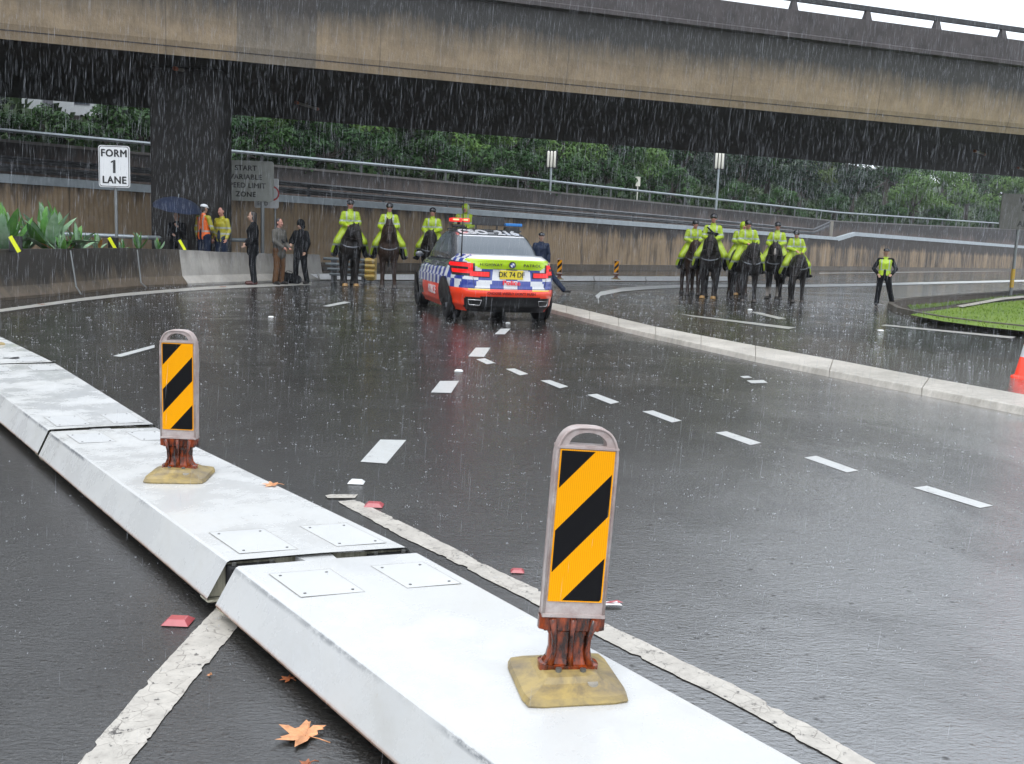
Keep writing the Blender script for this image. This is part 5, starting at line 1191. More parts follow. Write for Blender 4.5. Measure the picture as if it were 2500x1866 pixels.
# wheels
def wheel(x, y, side):
    w = MB(); prof_ = [(.20, -.11), (.30, -.12), (.335, -.10), (.343, -.05), (.343, .05), (.335, .10), (.30, .12), (.20, .11)]; n = 32; vs = []
    for r, o in prof_:
        for k in range(n): a = 2 * PI * k / n; vs.append((x + o, y + math.cos(a) * r, .343 + math.sin(a) * r))
    w.add(vs, [(i * n + k, i * n + (k + 1) % n, (i + 1) * n + (k + 1) % n, (i + 1) * n + k) for i in range(len(prof_) - 1) for k in range(n)])
    wh = w.obj('wheel', M['rubber'], car, smooth=True)
    rm = MB(); xo = x + side * .085
    rm.tube([(xo - side * .12, y, .343), (xo - side * .06, y, .343)], .24, 24)
    for k in range(10):
        a = 2 * PI * k / 10; rm.tube([(xo, y, .343), (xo + side * .012, y + math.cos(a) * .22, .343 + math.sin(a) * .22)], .018, 5)
    rm.tube([(xo, y + math.cos(2 * PI * k / 24) * .225, .343 + math.sin(2 * PI * k / 24) * .225) for k in range(25)], .016, 6, caps=False)
    rm.obj('rim', simple('rim_metal', (.12, .12, .13), .3, .1, 5, metal=.6) if 'rim_metal' not in bpy.data.materials else bpy.data.materials['rim_metal'], wh, smooth=True)
    am = MB(); xa_ = side * (ip(HW, .5) + .004)
    pts = [(xa_ - side * .0, y + math.cos(2 * PI * k / 32) * .368, .35 + math.sin(2 * PI * k / 32) * .368) for k in range(33)]
    def side_x(yy, zz): return side * (ip(HW, zz) * max(0, 1 - abs((yy - 2.47) / 2.47) ** NE) ** (1 / NE) + .022)
    pts = [(side_x(p[1], p[2]), p[1], p[2]) for p in pts[:-1]]; n3 = len(pts); mid = [(side_x(y + (p[1] - y) * .5, .35 + (p[2] - .35) * .5), y + (p[1] - y) * .5, .35 + (p[2] - .35) * .5) for p in pts]
    am.add(pts + mid + [(side_x(y, .35), y, .35)], [(i, (i + 1) % n3, n3 + (i + 1) % n3, n3 + i) for i in range(n3)] + [(n3 + i, n3 + (i + 1) % n3, 2 * n3) for i in range(n3)]); am.obj('wheel_arch', M['black'], car, clean=False)
for sx in (-1, 1):
    for yy in (.98, 3.95): wheel(sx * .765, yy, sx)
# side lettering, mirrors, handles
mb = MB(); mb.ell((-.96, 3.25, 1.03), (.075, .045, .055)); mb.tube([(-.88, 3.25, 1.02), (-.96, 3.25, 1.04)], .02, 6); mb.obj('wing_mirror', C_['grey'], car, smooth=True)
mb = MB(); mb.ell((.99, 3.25, 1.05), (.09, .05, .06)); mb.tube([(.88, 3.25, 1.02), (.96, 3.25, 1.04)], .02, 6); mb.obj('wing_mirror', C_['grey'], car, smooth=True)
for yy in (1.55, 2.65):
    mb = MB(); mb.box(-.955, -.925, yy, yy + .2, .86, .885); mb.obj('door_handle', C_['grey'], car, bevel=.006)
text('POLICE', .2, C_['white'], car, (-.945, 1.9, .44), (PI / 2, 0, -PI / 2), 'side_letters', xs=1.1, bold=.006)
# roof rack: beacons and message board
mb = MB(); mb.box(-.66, .66, 2.05, 2.13, 1.50, 1.53); 
for sx in (-.5, .5): mb.box(sx - .03, sx + .03, 2.0, 2.2, 1.44, 1.51)
rack = mb.obj('roof_rack', M['black'], car)
mb = MB(); mb.box(-.24, .34, 2.02, 2.07, 1.60, 1.75); mb.box(-.18, -.15, 2.04, 2.06, 1.5, 1.61); mb.box(.2, .23, 2.04, 2.06, 1.5, 1.6); mb.obj('message_board', M['black'], car, bevel=.008)
mb = MB(); mb.box(-.62, -.29, 1.98, 2.2, 1.645, 1.71); bl = mb.obj('red_beacon', M['beacon_r'], car, bevel=.015)
for x in (-.54, -.38): mb = MB(); mb.box(x - .05, x + .055, 1.965, 1.978, 1.668, 1.695); mb.obj('beacon_core', M['beacon_hot'], bl)
mb = MB(); mb.box(.36, .66, 1.98, 2.2, 1.60, 1.655); mb.obj('blue_beacon', M['beacon_b'], car, bevel=.015)
mb = MB(); mb.box(-.58, -.36, 2.0, 2.18, 1.54, 1.60); mb.box(-.50, -.44, 2.05, 2.1, 1.60, 1.645); mb.obj('beacon_foot', M['black'], car, bevel=.02); mb = MB(); mb.box(.36, .62, 2.0, 2.18, 1.48, 1.585); mb.obj('beacon_foot', M['black'], car, bevel=.02)
mb = MB(); mb.tube([(-.70, .62, 1.02), (-.70, .60, 1.25), (-.69, .6, 2.05)], [.016, .012, .008], 6); mb.obj('antenna', M['black'], car)
hd = math.radians(15); axle = Vector((-.34, 17.95, 0)); car.location = axle - Vector((-math.sin(hd), math.cos(hd), 0)) * .98 * 1.06; car.rotation_euler = (0, 0, hd); car.scale = (1.09, 1.06, 1.06)

# ================================================================== FIGURES
M['skin'] = simple('skin', (.40, .24, .17), .5, .08, 12); M['skin2'] = simple('skin_ruddy', (.42, .20, .15), .5, .08, 12); M['hair'] = simple('dark_hair', (.018, .013, .010), .5, .3, 40); M['eye'] = simple('eye_dark', (.02, .015, .012), .2, 0, 4); M['lip'] = simple('lips', (.30, .11, .09), .5, 0, 4)
def hivis(name, col, bands):
    t = NT(name); v = t.coord(); X = t.xyz(v); n = t.noise(v, 7, 4)
    c = t.mix(t.ramp(n, .3, .7), tuple(x * .72 for x in col), col)
    f = None
    for ax, lo_, hi_ in bands:
        a_ = t.math('ABSOLUTE', X[0]) if ax == 'x' else X[2]
        g = t.math('MULTIPLY', t.math('GREATER_THAN', a_, lo_), t.math('LESS_THAN', a_, hi_))
        if ax == 'x': g = t.math('MULTIPLY', g, t.math('GREATER_THAN', X[2], bands[0][1]))
        f = g if f is None else t.math('MAXIMUM', f, g)
    c = t.mix(t.math('MULTIPLY', f, .85), c, (.30, .33, .33)) if f is not None else c
    t.set(c, .45, t.bump(t.noise(v, 16, 4, .6, .5), .5, .03)); return t.m
M['jk_rider'] = hivis('rider_hivis_coat', (.35, .48, .006), [('z', 1.76, 1.81), ('x', .085, .13)])
M['coat_rider'] = hivis('rider_hivis_skirt', (.33, .45, .006), [('z', 1.10, 1.15)])
M['jk_police'] = hivis('police_vest', (.42, .60, .01), [('z', 1.12, 1.15), ('x', .095, .13)])
M['jk_orange'] = hivis('orange_vest', (.95, .16, .01), [('z', 1.06, 1.11), ('x', .07, .11)])
M['jk_yellow'] = hivis('yellow_work_shirt', (.40, .36, .02), [('z', 1.20, 1.25), ('z', 1.04, 1.09)])
M['cloth_black'] = simple('black_cloth', (.009, .0095, .011), .8, .3, 8, bump=.4, bscale=18); M['cloth_navy'] = simple('navy_cloth', (.018, .026, .05), .7, .25, 8, bump=.4, bscale=18)
M['cloth_brown'] = simple('brown_trousers', (.12, .065, .035), .8, .2, 8, bump=.4, bscale=18); M['cloth_olive'] = simple('olive_grey_jacket', (.10, .095, .085), .7, .2, 8, bump=.4, bscale=18)
M['boot'] = simple('black_boot_leather', (.015, .014, .013), .35, .2, 10); M['boot_red'] = simple('dark_red_shoe', (.055, .014, .011), .4, .2, 10)
M['helmet'] = simple('dark_helmet', (.015, .016, .02), .25, .15, 6); M['capw'] = simple('white_hard_hat', (.70, .72, .75), .35, .05, 6)
for _k in ('cloth_black', 'cloth_navy', 'cloth_brown', 'cloth_olive'): M[_k].node_tree.nodes['Principled BSDF'].inputs['Specular IOR Level'].default_value = .08
def V(*a): return Vector(a)
STAND = dict(hipL=V(-.10, 0, .93), hipR=V(.10, 0, .93), kneeL=V(-.12, -.02, .50), kneeR=V(.12, -.02, .50), ankL=V(-.13, .03, .09), ankR=V(.13, .03, .09), toeL=V(-.16, -.14, .035), toeR=V(.16, -.14, .035),
             pel=V(0, 0, .96), wst=V(0, 0, 1.10), chs=V(0, .0, 1.32), nek=V(0, .01, 1.50), hed=V(0, -.015, 1.675), shL=V(-.185, .01, 1.43), shR=V(.185, .01, 1.43), elL=V(-.25, .03, 1.15), elR=V(.25, .03, 1.15), haL=V(-.24, -.08, .92), haR=V(.24, -.08, .92))
RIDE = dict(STAND, hipL=V(-.12, 0, 1.50), hipR=V(.12, 0, 1.50), kneeL=V(-.35, -.26, 1.20), kneeR=V(.35, -.26, 1.20), ankL=V(-.42, -.12, .86), ankR=V(.42, -.12, .86), toeL=V(-.50, -.28, .85), toeR=V(.50, -.28, .85),
            pel=V(0, 0, 1.53), wst=V(0, .01, 1.66), chs=V(0, .0, 1.88), nek=V(0, -.01, 2.06), hed=V(0, -.03, 2.225), shL=V(-.175, .0, 1.97), shR=V(.175, .0, 1.97), elL=V(-.25, -.03, 1.72), elR=V(.25, -.03, 1.72), haL=V(-.08, -.36, 1.64), haR=V(.08, -.36, 1.64))
def hand(mb, wr, el, curl=.5, side=1):
    d = (wr - el).normalized(); a = Vector((side, 0, 0)); a = (a - d * a.dot(d)).normalized() if abs(d.x) < .95 else Vector((0, 0, 1)); nrm = d.cross(a).normalized()
    palm = wr + d * .045; mb.cap(wr, .027, palm, .030, n=8); mb.ell(palm + d * .01, (.036, .036, .03))
    for k, (o, l) in enumerate(((-.030, .068), (-.010, .080), (.010, .076), (.029, .060))):
        b = palm + a * o + d * .03; m_ = b + (d * math.cos(curl * .6) + nrm * math.sin(curl * .6)) * l * .5; e = m_ + (d * math.cos(curl * 1.6) + nrm * math.sin(curl * 1.6)) * l * .5
        mb.cap(b, .0105, m_, .0095, n=6); mb.cap(m_, .0095, e, .008, n=6)
    th = wr + d * .02 - a * .02; t1 = th + (d * .6 - a * .75 + nrm * .35).normalized() * .035; t2 = t1 + (d * .9 - a * .2 + nrm * .5).normalized() * .03
    mb.cap(th, .013, t1, .011, n=6); mb.cap(t1, .011, t2, .009, n=6)
def make_person(J, label, outfit, loc, rz, scale=1., group=None, headturn=0., headtilt=0., voxel=.011, cat='person'):
    t = empty('person', loc, rz, label, cat, group); t.scale = (scale,) * 3
    J = {k: v.copy() for k, v in J.items()}
    hc = J['hed']; R_ = Euler((headtilt, 0, headturn)).to_matrix()
    h = lambda x, y, z: hc + R_ @ Vector((x, y, z))
    mb = MB()
    mb.ell(h(0, .012, .03), (.077, .095, .092), rot=R_, n=16, m=12); mb.ell(h(0, -.02, -.035), (.060, .072, .085), rot=R_, n=16, m=12); mb.ell(h(0, -.055, -.085), (.033, .032, .028), rot=R_)
    mb.cap(h(0, -.088, .012), .010, h(0, -.108, -.022), .015, n=8)           # nose
    for s in (-1, 1): mb.ell(h(s * .078, .012, -.005), (.012, .022, .033), rot=R_); mb.ell(h(s * .033, -.078, -.018), (.022, .016, .018), rot=R_)   # ears, cheeks
    mb.cap(J['nek'] + V(0, .01, -.05), .062, h(0, .02, -.06), .055)
    for sx in (-1, 1): o_ = V(sx * .055, 0, 0); mb.cap(J['pel'] + o_, .098, J['wst'] + o_ * .8, .088); mb.cap(J['wst'] + o_ * .8, .088, J['chs'] + o_, .098)
    mb.cap(J['chs'], .10, J['nek'] + V(0, 0, -.08), .075)
    mb.cap(J['shL'], .060, J['shR'], .060); mb.cap(J['hipL'], .10, J['hipR'], .10)
    for s in 'LR':
        mb.cap(J['sh' + s], .055, J['el' + s], .042); mb.cap(J['el' + s], .040, J['ha' + s], .027); hand(mb, J['ha' + s], J['el' + s], outfit.get('curl', .6), -1 if s == 'L' else 1)
        mb.cap(J['hip' + s], .095, J['knee' + s], .062); mb.cap(J['knee' + s], .058, J['ank' + s], .040); mb.cap(J['ank' + s] + V(0, .03, -.03), .042, J['toe' + s], .034)
    b = organic(mb, voxel, 'body', outfit.get('skin', M['skin']), t, 2)
    mb = MB()
    for s in (-1, 1): mb.ell(h(s * .031, -.085, .012), (.013, .010, .007), rot=R_)
    mb.obj('eyes', M['eye'], t, smooth=True)
    mb = MB(); mb.ell(h(0, -.092, -.052), (.024, .009, .008), rot=R_); mb.obj('lips', M['lip'], t, smooth=True)
    if outfit.get('hair', True):
        mb = MB(); mb.ell(h(0, .026, .045), (.086, .095, .085), rot=R_); mb.ell(h(0, .055, -.02), (.074, .062, .085 if not outfit.get('long') else .12), rot=R_)
        if outfit.get('long'): mb.ell(h(0, .07, -.10), (.07, .045, .09), rot=R_); [mb.ell(h(s * .072, .03, -.03), (.024, .045, .085), rot=R_) for s in (-1, 1)]
        organic(mb, .014, 'hair', M['hair'], t, 2)
    g = outfit['jacket']; jr = outfit.get('bulk', 1.0)
    mb = MB(); lo = J['pel'] + V(0, 0, outfit.get('hem', -.04))
    for sx in (-1, 1): o_ = V(sx * .062, 0, 0); mb.cap(lo + o_, .128 * jr, J['wst'] + o_ * .9, .118 * jr); mb.cap(J['wst'] + o_ * .9, .118 * jr, J['chs'] + o_, .128 * jr)
    mb.cap(J['chs'], .140 * jr, J['nek'] + V(0, .01, -.09), .10 * jr); mb.cap(J['shL'] + V(.02, 0, -.01), .080 * jr, J['shR'] + V(-.02, 0, -.01), .080 * jr)
    mb.cap(J['nek'] + V(0, .01, -.05), .080, J['nek'] + V(0, .012, .01), .076)
    sl = outfit.get('sleeves', g)
    def arms(m2, k=1.0):
        for s in 'LR':
            w = J['ha' + s].lerp(J['el' + s], .10); m2.cap(J['sh' + s], .072 * jr * k, J['el' + s], .060 * jr * k); m2.cap(J['el' + s], .061 * jr * k, w, .050 * jr * k)
    if sl is g: arms(mb)
    organic(mb, .016, 'jacket', g, t, 3)
    if sl is not g: m2 = MB(); arms(m2, .97); m2.cap(J['shL'], .08, J['shR'], .08); organic(m2, .016, 'sleeves', sl, t, 3)
    mb = MB(); mb.cap(J['hipL'], .125, J['hipR'], .125); mb.cap(J['pel'], .142, J['wst'], .13)
    for s in 'LR':
        a_ = J['ank' + s].lerp(J['knee' + s], .02); mb.cap(J['hip' + s], .115, J['knee' + s], .086); mb.cap(J['knee' + s], .084, a_, .076)
    organic(mb, .016, 'trousers', outfit['trousers'], t, 3)
    for s in 'LR':
        mb = MB(); mb.cap(J['ank' + s] + V(0, .03, -.03), .055, J['toe' + s] + V(0, 0, .01), .044); mb.cap(J['ank' + s] + V(0, .01, -.02), .058, J['ank' + s].lerp(J['knee' + s], outfit.get('boot_h', .25)), .064)
        organic(mb, .013, 'boot', outfit.get('boots', M['boot']), t, 2)
    hat = outfit.get('hat')
    if hat:
        mb = MB()
        if hat == 'helmet':
            mb.ell(h(0, .01, .055), (.106, .125, .088), rot=R_, n=16, m=10); mb.ell(h(0, -.09, .045), (.075, .055, .012), rot=R_); mb.ell(h(0, .06, .0), (.09, .07, .07), rot=R_); o = organic(mb, .012, 'helmet', outfit.get('hatmat', M['helmet']), t, 1)
        elif hat == 'cap':
            mb.ell(h(0, .01, .065), (.098, .112, .065), rot=R_, n=16, m=10); mb.ell(h(0, -.095, .045), (.07, .06, .010), rot=R_); o = organic(mb, .012, 'cap', outfit.get('hatmat', M['helmet']), t, 1)
        elif hat == 'hood':
            mb.ell(h(0, .03, .02), (.115, .125, .135), rot=R_, n=16, m=10); mb.ell(h(0, .04, -.08), (.10, .10, .08), rot=R_); o = organic(mb, .014, 'hood', outfit.get('hatmat', g), t, 2)
    return t, J, h
def P0(px, py): q = P(px, py); return (q.x, q.y, 0)

# ---- standing people
J = dict(STAND, kneeL=V(-.11, 0, .50), ankL=V(-.12, .04, .09), haL=V(-.10, -.17, 1.02), elL=V(-.25, -.02, 1.16), haR=V(.16, -.16, .98))
make_person(J, 'long-haired person in black jacket, leftmost of three before the pale barrier', dict(jacket=M['cloth_black'], trousers=M['cloth_black'], boots=M['boot_red'], long=True, hem=-.14, bulk=1.15), P0(617, 696), math.radians(-72), 1.06)
J = dict(STAND, elL=V(-.27, -.05, 1.18), haL=V(-.14, -.26, 1.02), elR=V(.26, .0, 1.16), haR=V(.12, -.26, 1.0))
tt, J2, h_ = make_person(J, 'person in olive jacket and brown trousers standing between the two people in black', dict(jacket=M['cloth_olive'], trousers=M['cloth_brown'], skin=M['skin2'], hem=-.14, bulk=1.15), P0(681, 695), math.radians(64), .98)
mb = MB(); mb.cap((-.17, -.02, 1.36), .035, (.0, -.16, 1.15), .03); mb.ell((.20, .0, 1.15), (.06, .13, .17)); organic(mb, .015, 'shoulder_bag', M['cloth_black'], tt, 2)
J = dict(STAND, elL=V(-.30, -.05, 1.2), haL=V(-.12, -.28, 1.12), kneeL=V(-.15, -.02, .50), ankL=V(-.20, .03, .09), toeL=V(-.24, -.13, .035), kneeR=V(.16, -.02, .50), ankR=V(.22, .03, .09), toeR=V(.26, -.14, .035))
make_person(J, 'hooded person in black with legs apart beside a black bag on the ground', dict(jacket=M['cloth_black'], trousers=M['cloth_black'], hat='hood', hem=-.14, bulk=1.25), P0(733, 693.5), math.radians(-28), .97, headtilt=.35)
J = dict(STAND, kneeL=V(-.13, -.02, .50), ankL=V(-.16, .0, .09), toeL=V(-.17, -.16, .035), kneeR=V(.2, .02, .5), ankR=V(.32, .18, .09), toeR=V(.40, .02, .035), elL=V(-.33, .06, 1.16), haL=V(-.20, -.10, 1.0), elR=V(.33, .06, 1.16), haR=V(.20, -.10, 1.0))
make_person(J, 'police officer on foot in lime vest standing near the tip of the grass island', dict(jacket=M['jk_police'], sleeves=M['cloth_black'], trousers=M['cloth_black'], hat='cap', hem=.04, bulk=1.05), P0(2152, 748), math.radians(-18), .90)
# half hidden behind the car
J = dict(STAND, kneeR=V(.36, -.10, .52), ankR=V(.72, -.16, .12), toeR=V(.88, -.26, .08), kneeL=V(-.1, -.05, .5))
make_person(J, 'officer in dark cap half hidden behind the right side of the police car', dict(jacket=M['cloth_navy'], trousers=M['cloth_navy'], hat='cap'), (.66, 27.6, 0), math.radians(8), .93)
# behind the pale barrier, by the pier
J = dict(STAND, elR=V(.26, -.10, 1.18), haR=V(.10, -.26, 1.36), haL=V(-.06, -.24, 1.14))
q = AY(432, 600, 26.6); make_person(J, 'person in black sheltering under the dark blue umbrella', dict(jacket=M['cloth_black'], trousers=M['cloth_black'], hem=-.1), (q.x, q.y, .2), math.radians(5), .90)
um = empty('umbrella', (q.x + .08, q.y - .28, 1.42), 0, 'open dark blue umbrella held in front of the bridge pier', 'umbrella')
M['umb'] = simple('dark_blue_canopy', (.003, .010, .032), .85, .25, 3, bump=.2, bscale=9)
mb = MB(); n = 16; rr = .66; vs = []; TM = Matrix.Translation((.03, .0, .46)) @ Matrix.Rotation(math.radians(10), 4, 'Y') @ Matrix.Rotation(math.radians(10), 4, 'X')
for i in range(7):
    a = i / 6 * 1.15
    for k in range(n):
        f_ = 1 if k % 2 == 0 else 1 - .07 * (i / 6); vs.append(TM @ Vector((math.cos(2 * PI * k / n) * math.sin(a) / math.sin(1.15) * rr * f_, math.sin(2 * PI * k / n) * math.sin(a) / math.sin(1.15) * rr * f_, (math.cos(a) - 1) * rr * .72 + .32)))
mb.add(vs, [(i * n + k, i * n + (k + 1) % n, (i + 1) * n + (k + 1) % n, (i + 1) * n + k) for i in range(6) for k in range(n)])
mb.obj('canopy', M['umb'], um, clean=False, smooth=True); mb = MB(); mb.tube([(0, 0, -.12), TM @ Vector((0, 0, .42))], .009, 6); mb.obj('shaft', M['galv'], um)
for k in range(8):
    a = 2 * PI * k / 8; mb = MB(); mb.tube([TM @ Vector((0, 0, .30)), TM @ Vector((math.cos(a) * rr * .6, math.sin(a) * rr * .6, .20)), TM @ Vector((math.cos(a) * rr * .97, math.sin(a) * rr * .97, .04))], .004, 4); mb.obj('rib', M['galv'], um)
q = AY(498, 600, 26.7); J = dict(STAND, haR=V(.26, -.02, .90), elL=V(-.24, -.06, 1.16), haL=V(-.12, -.24, 1.0))
make_person(J, 'worker in orange vest over yellow sleeves and a white cap in front of the pier', dict(jacket=M['jk_orange'], sleeves=M['jk_yellow'], trousers=M['cloth_navy'], hat='cap', hatmat=M['capw'], hem=-.02, bulk=1.05), (q.x, q.y, .26), math.radians(150), 1.0, headtilt=.1)
q = AY(541, 600, 26.95); make_person(STAND, 'bareheaded worker in yellow and navy shirt, right of the orange vest', dict(jacket=M['jk_yellow'], trousers=M['cloth_navy'], skin=M['skin2']), (q.x, q.y, .26), math.radians(-25), .97)
# black bag on the ground
mb = MB(); mb.cap((-.22, 0, .15), .14, (.22, 0, .12), .13); mb.cap((-.1, 0, .2), .12, (.12, .02, .18), .1); mb.tube([(-.12, -.05, .26), (-.05, -.06, .36), (.08, -.06, .34), (.12, -.05, .25)], .018, 6)
o = organic(mb, .02, 'duffel_bag', M['cloth_black']); o.location = P0(706, 693); tag(o, 'slumped black bag on the road beside the hooded person', 'bag')

# ---- horses
def horsemat(name, c0, c1, socks=None):
    t = NT(name); v = t.coord(); X = t.xyz(v); c = t.mix(t.ramp(t.noise(v, 4, 5), .35, .7), c0, c1)
    if socks: c = t.mix(t.ramp(t.math('ADD', X[2], t.math('MULTIPLY', t.noise(v, 9, 3), .12)), .34, .46, 1, 0), c, socks)
    t.set(c, .55, t.bump(t.noise(v, 30, 4), .2, .01)); t.b.inputs['Specular IOR Level'].default_value = .2; return t.m
M['h_black'] = horsemat('black_horse_coat', (.010, .009, .009), (.022, .018, .016)); M['h_bay'] = horsemat('dark_bay_horse_coat', (.018, .011, .008), (.045, .025, .016)); M['h_sock'] = horsemat('black_coat_white_socks', (.010, .009, .009), (.022, .018, .016), (.30, .27, .24))
M['mane'] = simple('black_mane', (.006, .006, .006), .5, .2, 30); M['hoof'] = simple('dark_hoof', (.035, .028, .022), .5, .2, 20); M['hoof_o'] = simple('tan_hoof', (.30, .17, .05), .5, .2, 20); M['leather'] = simple('dark_leather', (.022, .014, .010), .4, .2, 20)
M['pad'] = simple('clear_visor_plastic', (.16, .17, .19), .15, .1, 10); M['blaze'] = simple('white_blaze_hair', (.38, .34, .31), .6, .1, 20)
def make_horse(mat, poll, muz, legs=((0, 0), (0, 0), (0, 0), (0, 0)), hoof=None, blaze=False, visor=True):
    t = empty('horse'); poll, muz = Vector(poll), Vector(muz); mb = MB()
    mb.ell((0, -.52, 1.12), (.30, .32, .38)); mb.ell((0, -.05, 1.12), (.33, .55, .36)); mb.ell((0, .35, 1.13), (.34, .50, .36)); mb.ell((0, .72, 1.22), (.29, .34, .31)); mb.ell((0, -.30, 1.38), (.12, .30, .14))
    n1 = Vector((poll.x * .45, (-.62 + poll.y) / 2 - .03, (1.32 + poll.z) / 2 + .05)); mb.cap((0, -.52, 1.22), .27, n1, .195); mb.cap(n1, .195, poll - V(0, 0, .02), .105)
    d = (muz - poll); dn_ = d.normalized(); mid = poll + d * .45
    mb.cap(poll, .105, mid, .092); mb.cap(mid, .088, muz, .058); mb.ell(muz + dn_ * .02, (.062, .06, .055)); jaw = poll + d * .28 + V(0, .07, 0); mb.cap(jaw, .075, poll + d * .7 + V(0, .03, 0), .045)
    for s in (-1, 1):
        mb.cap(poll + V(s * .055, .01, .07), .032, poll + V(s * .085, -.01, .20), .010, n=8)
    fx = [(-.15, -.52), (.15, -.52), (-.16, .80), (.16, .80)]
    for i, (x, y) in enumerate(fx):
        dx, dy = legs[i]
        if i < 2:
            mb.cap((x * 1.05, y + .05, 1.05), .13, (x, y - .02, .82), .115); mb.cap((x, y - .02, .85), .11, (x + dx * .4, y + dy * .4, .50), .075); mb.cap((x + dx * .4, y + dy * .4, .50), .075, (x + dx * .8, y + dy * .8, .20), .055); mb.cap((x + dx * .8, y + dy * .8, .18), .062, (x + dx, y + dy - .04, .07), .062)
        else:
            mb.cap((x * 1.1, y - .08, 1.05), .19, (x, y - .14, .80), .12); mb.cap((x, y - .14, .80), .11, (x + dx * .4, y + .12 + dy * .4, .54), .08); mb.cap((x + dx * .4, y + .12 + dy * .4, .54), .08, (x + dx * .8, y + .06 + dy * .8, .20), .055); mb.cap((x + dx * .8, y + .06 + dy * .8, .18), .06, (x + dx, y + dy, .07), .062)
    organic(mb, .024, 'body', mat, t, 4)
    for i, (x, y) in enumerate(fx):
        dx, dy = legs[i]; yy = y + dy - (.05 if i < 2 else .01); mb = MB(); mb.tube([(x + dx, yy, 0), (x + dx, yy + .02, .075)], [.085, .066], 12); mb.obj('hoof', M['hoof_o'] if hoof and i in hoof else M['hoof'], t, smooth=False)
    mb = MB(); mb.cap(poll + V(0, .02, .06), .04, n1 + V(0, .1, .15), .04); mb.cap(n1 + V(0, .10, .15), .045, (0, -.42, 1.50), .04); mb.cap(poll + V(0, -.03, .05), .035, poll + d * .3 + V(0, -.08, 0), .018); organic(mb, .02, 'mane', M['mane'], t, 2)
    mb = MB(); mb.cap((0, 1.03, 1.30), .05, (0, 1.12, 1.0), .07); mb.cap((0, 1.12, 1.0), .07, (0, 1.10, .55), .035); organic(mb, .022, 'tail', M['mane'], t, 2)
    for s in (-1, 1): mb = MB(); mb.ell(poll + d * .26 + V(s * .085, -.035, 0), (.016, .018, .018)); mb.obj('eye', M['eye'], t, smooth=True)
    # tack
    mb = MB(); q1 = poll + d * .22; q2 = poll + d * .66
    for c, r in ((q1, .112), (q2, .082)):
        u = dn_.cross(Vector((1, 0, 0))).normalized(); mb.tube([c + Vector((1, 0, 0)) * math.cos(2 * PI * k / 16) * r + u * math.sin(2 * PI * k / 16) * r for k in range(17)], .009, 5, caps=False)
    for s in (-1, 1): mb.tube([q1 + V(s * .10, 0, 0), q2 + V(s * .075, 0, 0)], .008, 5); mb.tube([q2 + V(s * .08, .02, 0), V(s * .22, -.75, 1.35), V(s * .08, -.40, 1.62)], .007, 5)
    mb.obj('bridle', M['leather'], t)
    mb = MB(); mb.ell((0, .0, 1.40), (.26, .34, .09)); mb.cap((0, -.25, 1.47), .06, (0, .28, 1.48), .07); mb.cap((-.29, -.02, 1.25), .03, (-.33, -.18, 1.0), .02); mb.cap((.29, -.02, 1.25), .03, (.33, -.18, 1.0), .02); organic(mb, .02, 'saddle', M['leather'], t, 2)
    mb = MB(); pts = [V(math.sin(a) * .27, -.52 - math.cos(a) * .30, 1.20 - math.cos(a) * .13) for a in [(-1.3 + 2.6 * k / 12) for k in range(13)]]
    mb.tube(pts, .022, 6); mb.obj('breast_strap', M['pad'] if visor else M['leather'], t, smooth=True)
    if blaze: mb = MB(); mb.ell(poll + d * .55 + V(0, -.075, 0), (.035, .025, .17)); mb.obj('blaze', M['blaze'], t, smooth=True)
    return t
J1 = RIDE
JA = dict(RIDE, haL=V(-.14, -.34, 1.60), elL=V(-.27, -.02, 1.70)); JB = dict(RIDE, nek=V(.02, -.05, 2.04), hed=V(.03, -.10, 2.19), chs=V(.01, -.03, 1.87)); JF = dict(RIDE, elR=V(.28, -.04, 1.70), haR=V(.12, -.38, 1.58), hed=V(-.03, -.08, 2.18))
def rider(J, loc, rz, sc, label, grp, turn=0., tilt=0., hat='helmet'):
    t, JJ, h = make_person(J, label, dict(jacket=M['jk_rider'], trousers=M['cloth_black'], hat=hat, bulk=1.12, hem=-.02, boot_h=.75, hair=False, skin=M['skin2']), loc, rz, sc, grp, turn, tilt)
    mb = MB()    # long coat skirt draped over thighs and knees
    for s, sx in (('L', -1), ('R', 1)):
        k_2 = JJ['knee' + s]; a_ = JJ['ank' + s]; mb.cap(JJ['hip' + s] + V(0, -.02, 0), .175, k_2 + V(0, .03, .0), .125); mb.cap(JJ['hip' + s] + V(sx * .02, .05, -.05), .15, k_2 + V(0, .16, -.12), .10); mb.cap(k_2 + V(0, .04, 0), .12, a_.lerp(k_2, .26) + V(sx * .02, .06, 0), .11)
    mb.cap(JJ['pel'], .17, JJ['wst'], .16); organic(mb, .018, 'coat_skirt', M['coat_rider'], t, 3)
    if hat == 'helmet':
        mb = MB(); R2 = Euler((tilt, 0, turn)).to_matrix()
        for k in range(0): pass
    return t
gl_, gr_ = 'mounted officers at the left', 'mounted officers at the right'
H1 = ((0, 0), (0, 0), (.02, .05), (-.02, -.05)); H2 = ((-.02, -.05), (.03, .04), (0, 0), (.03, .1)); H3 = ((.03, .05), (.0, -.08), (0, .05), (0, -.02))
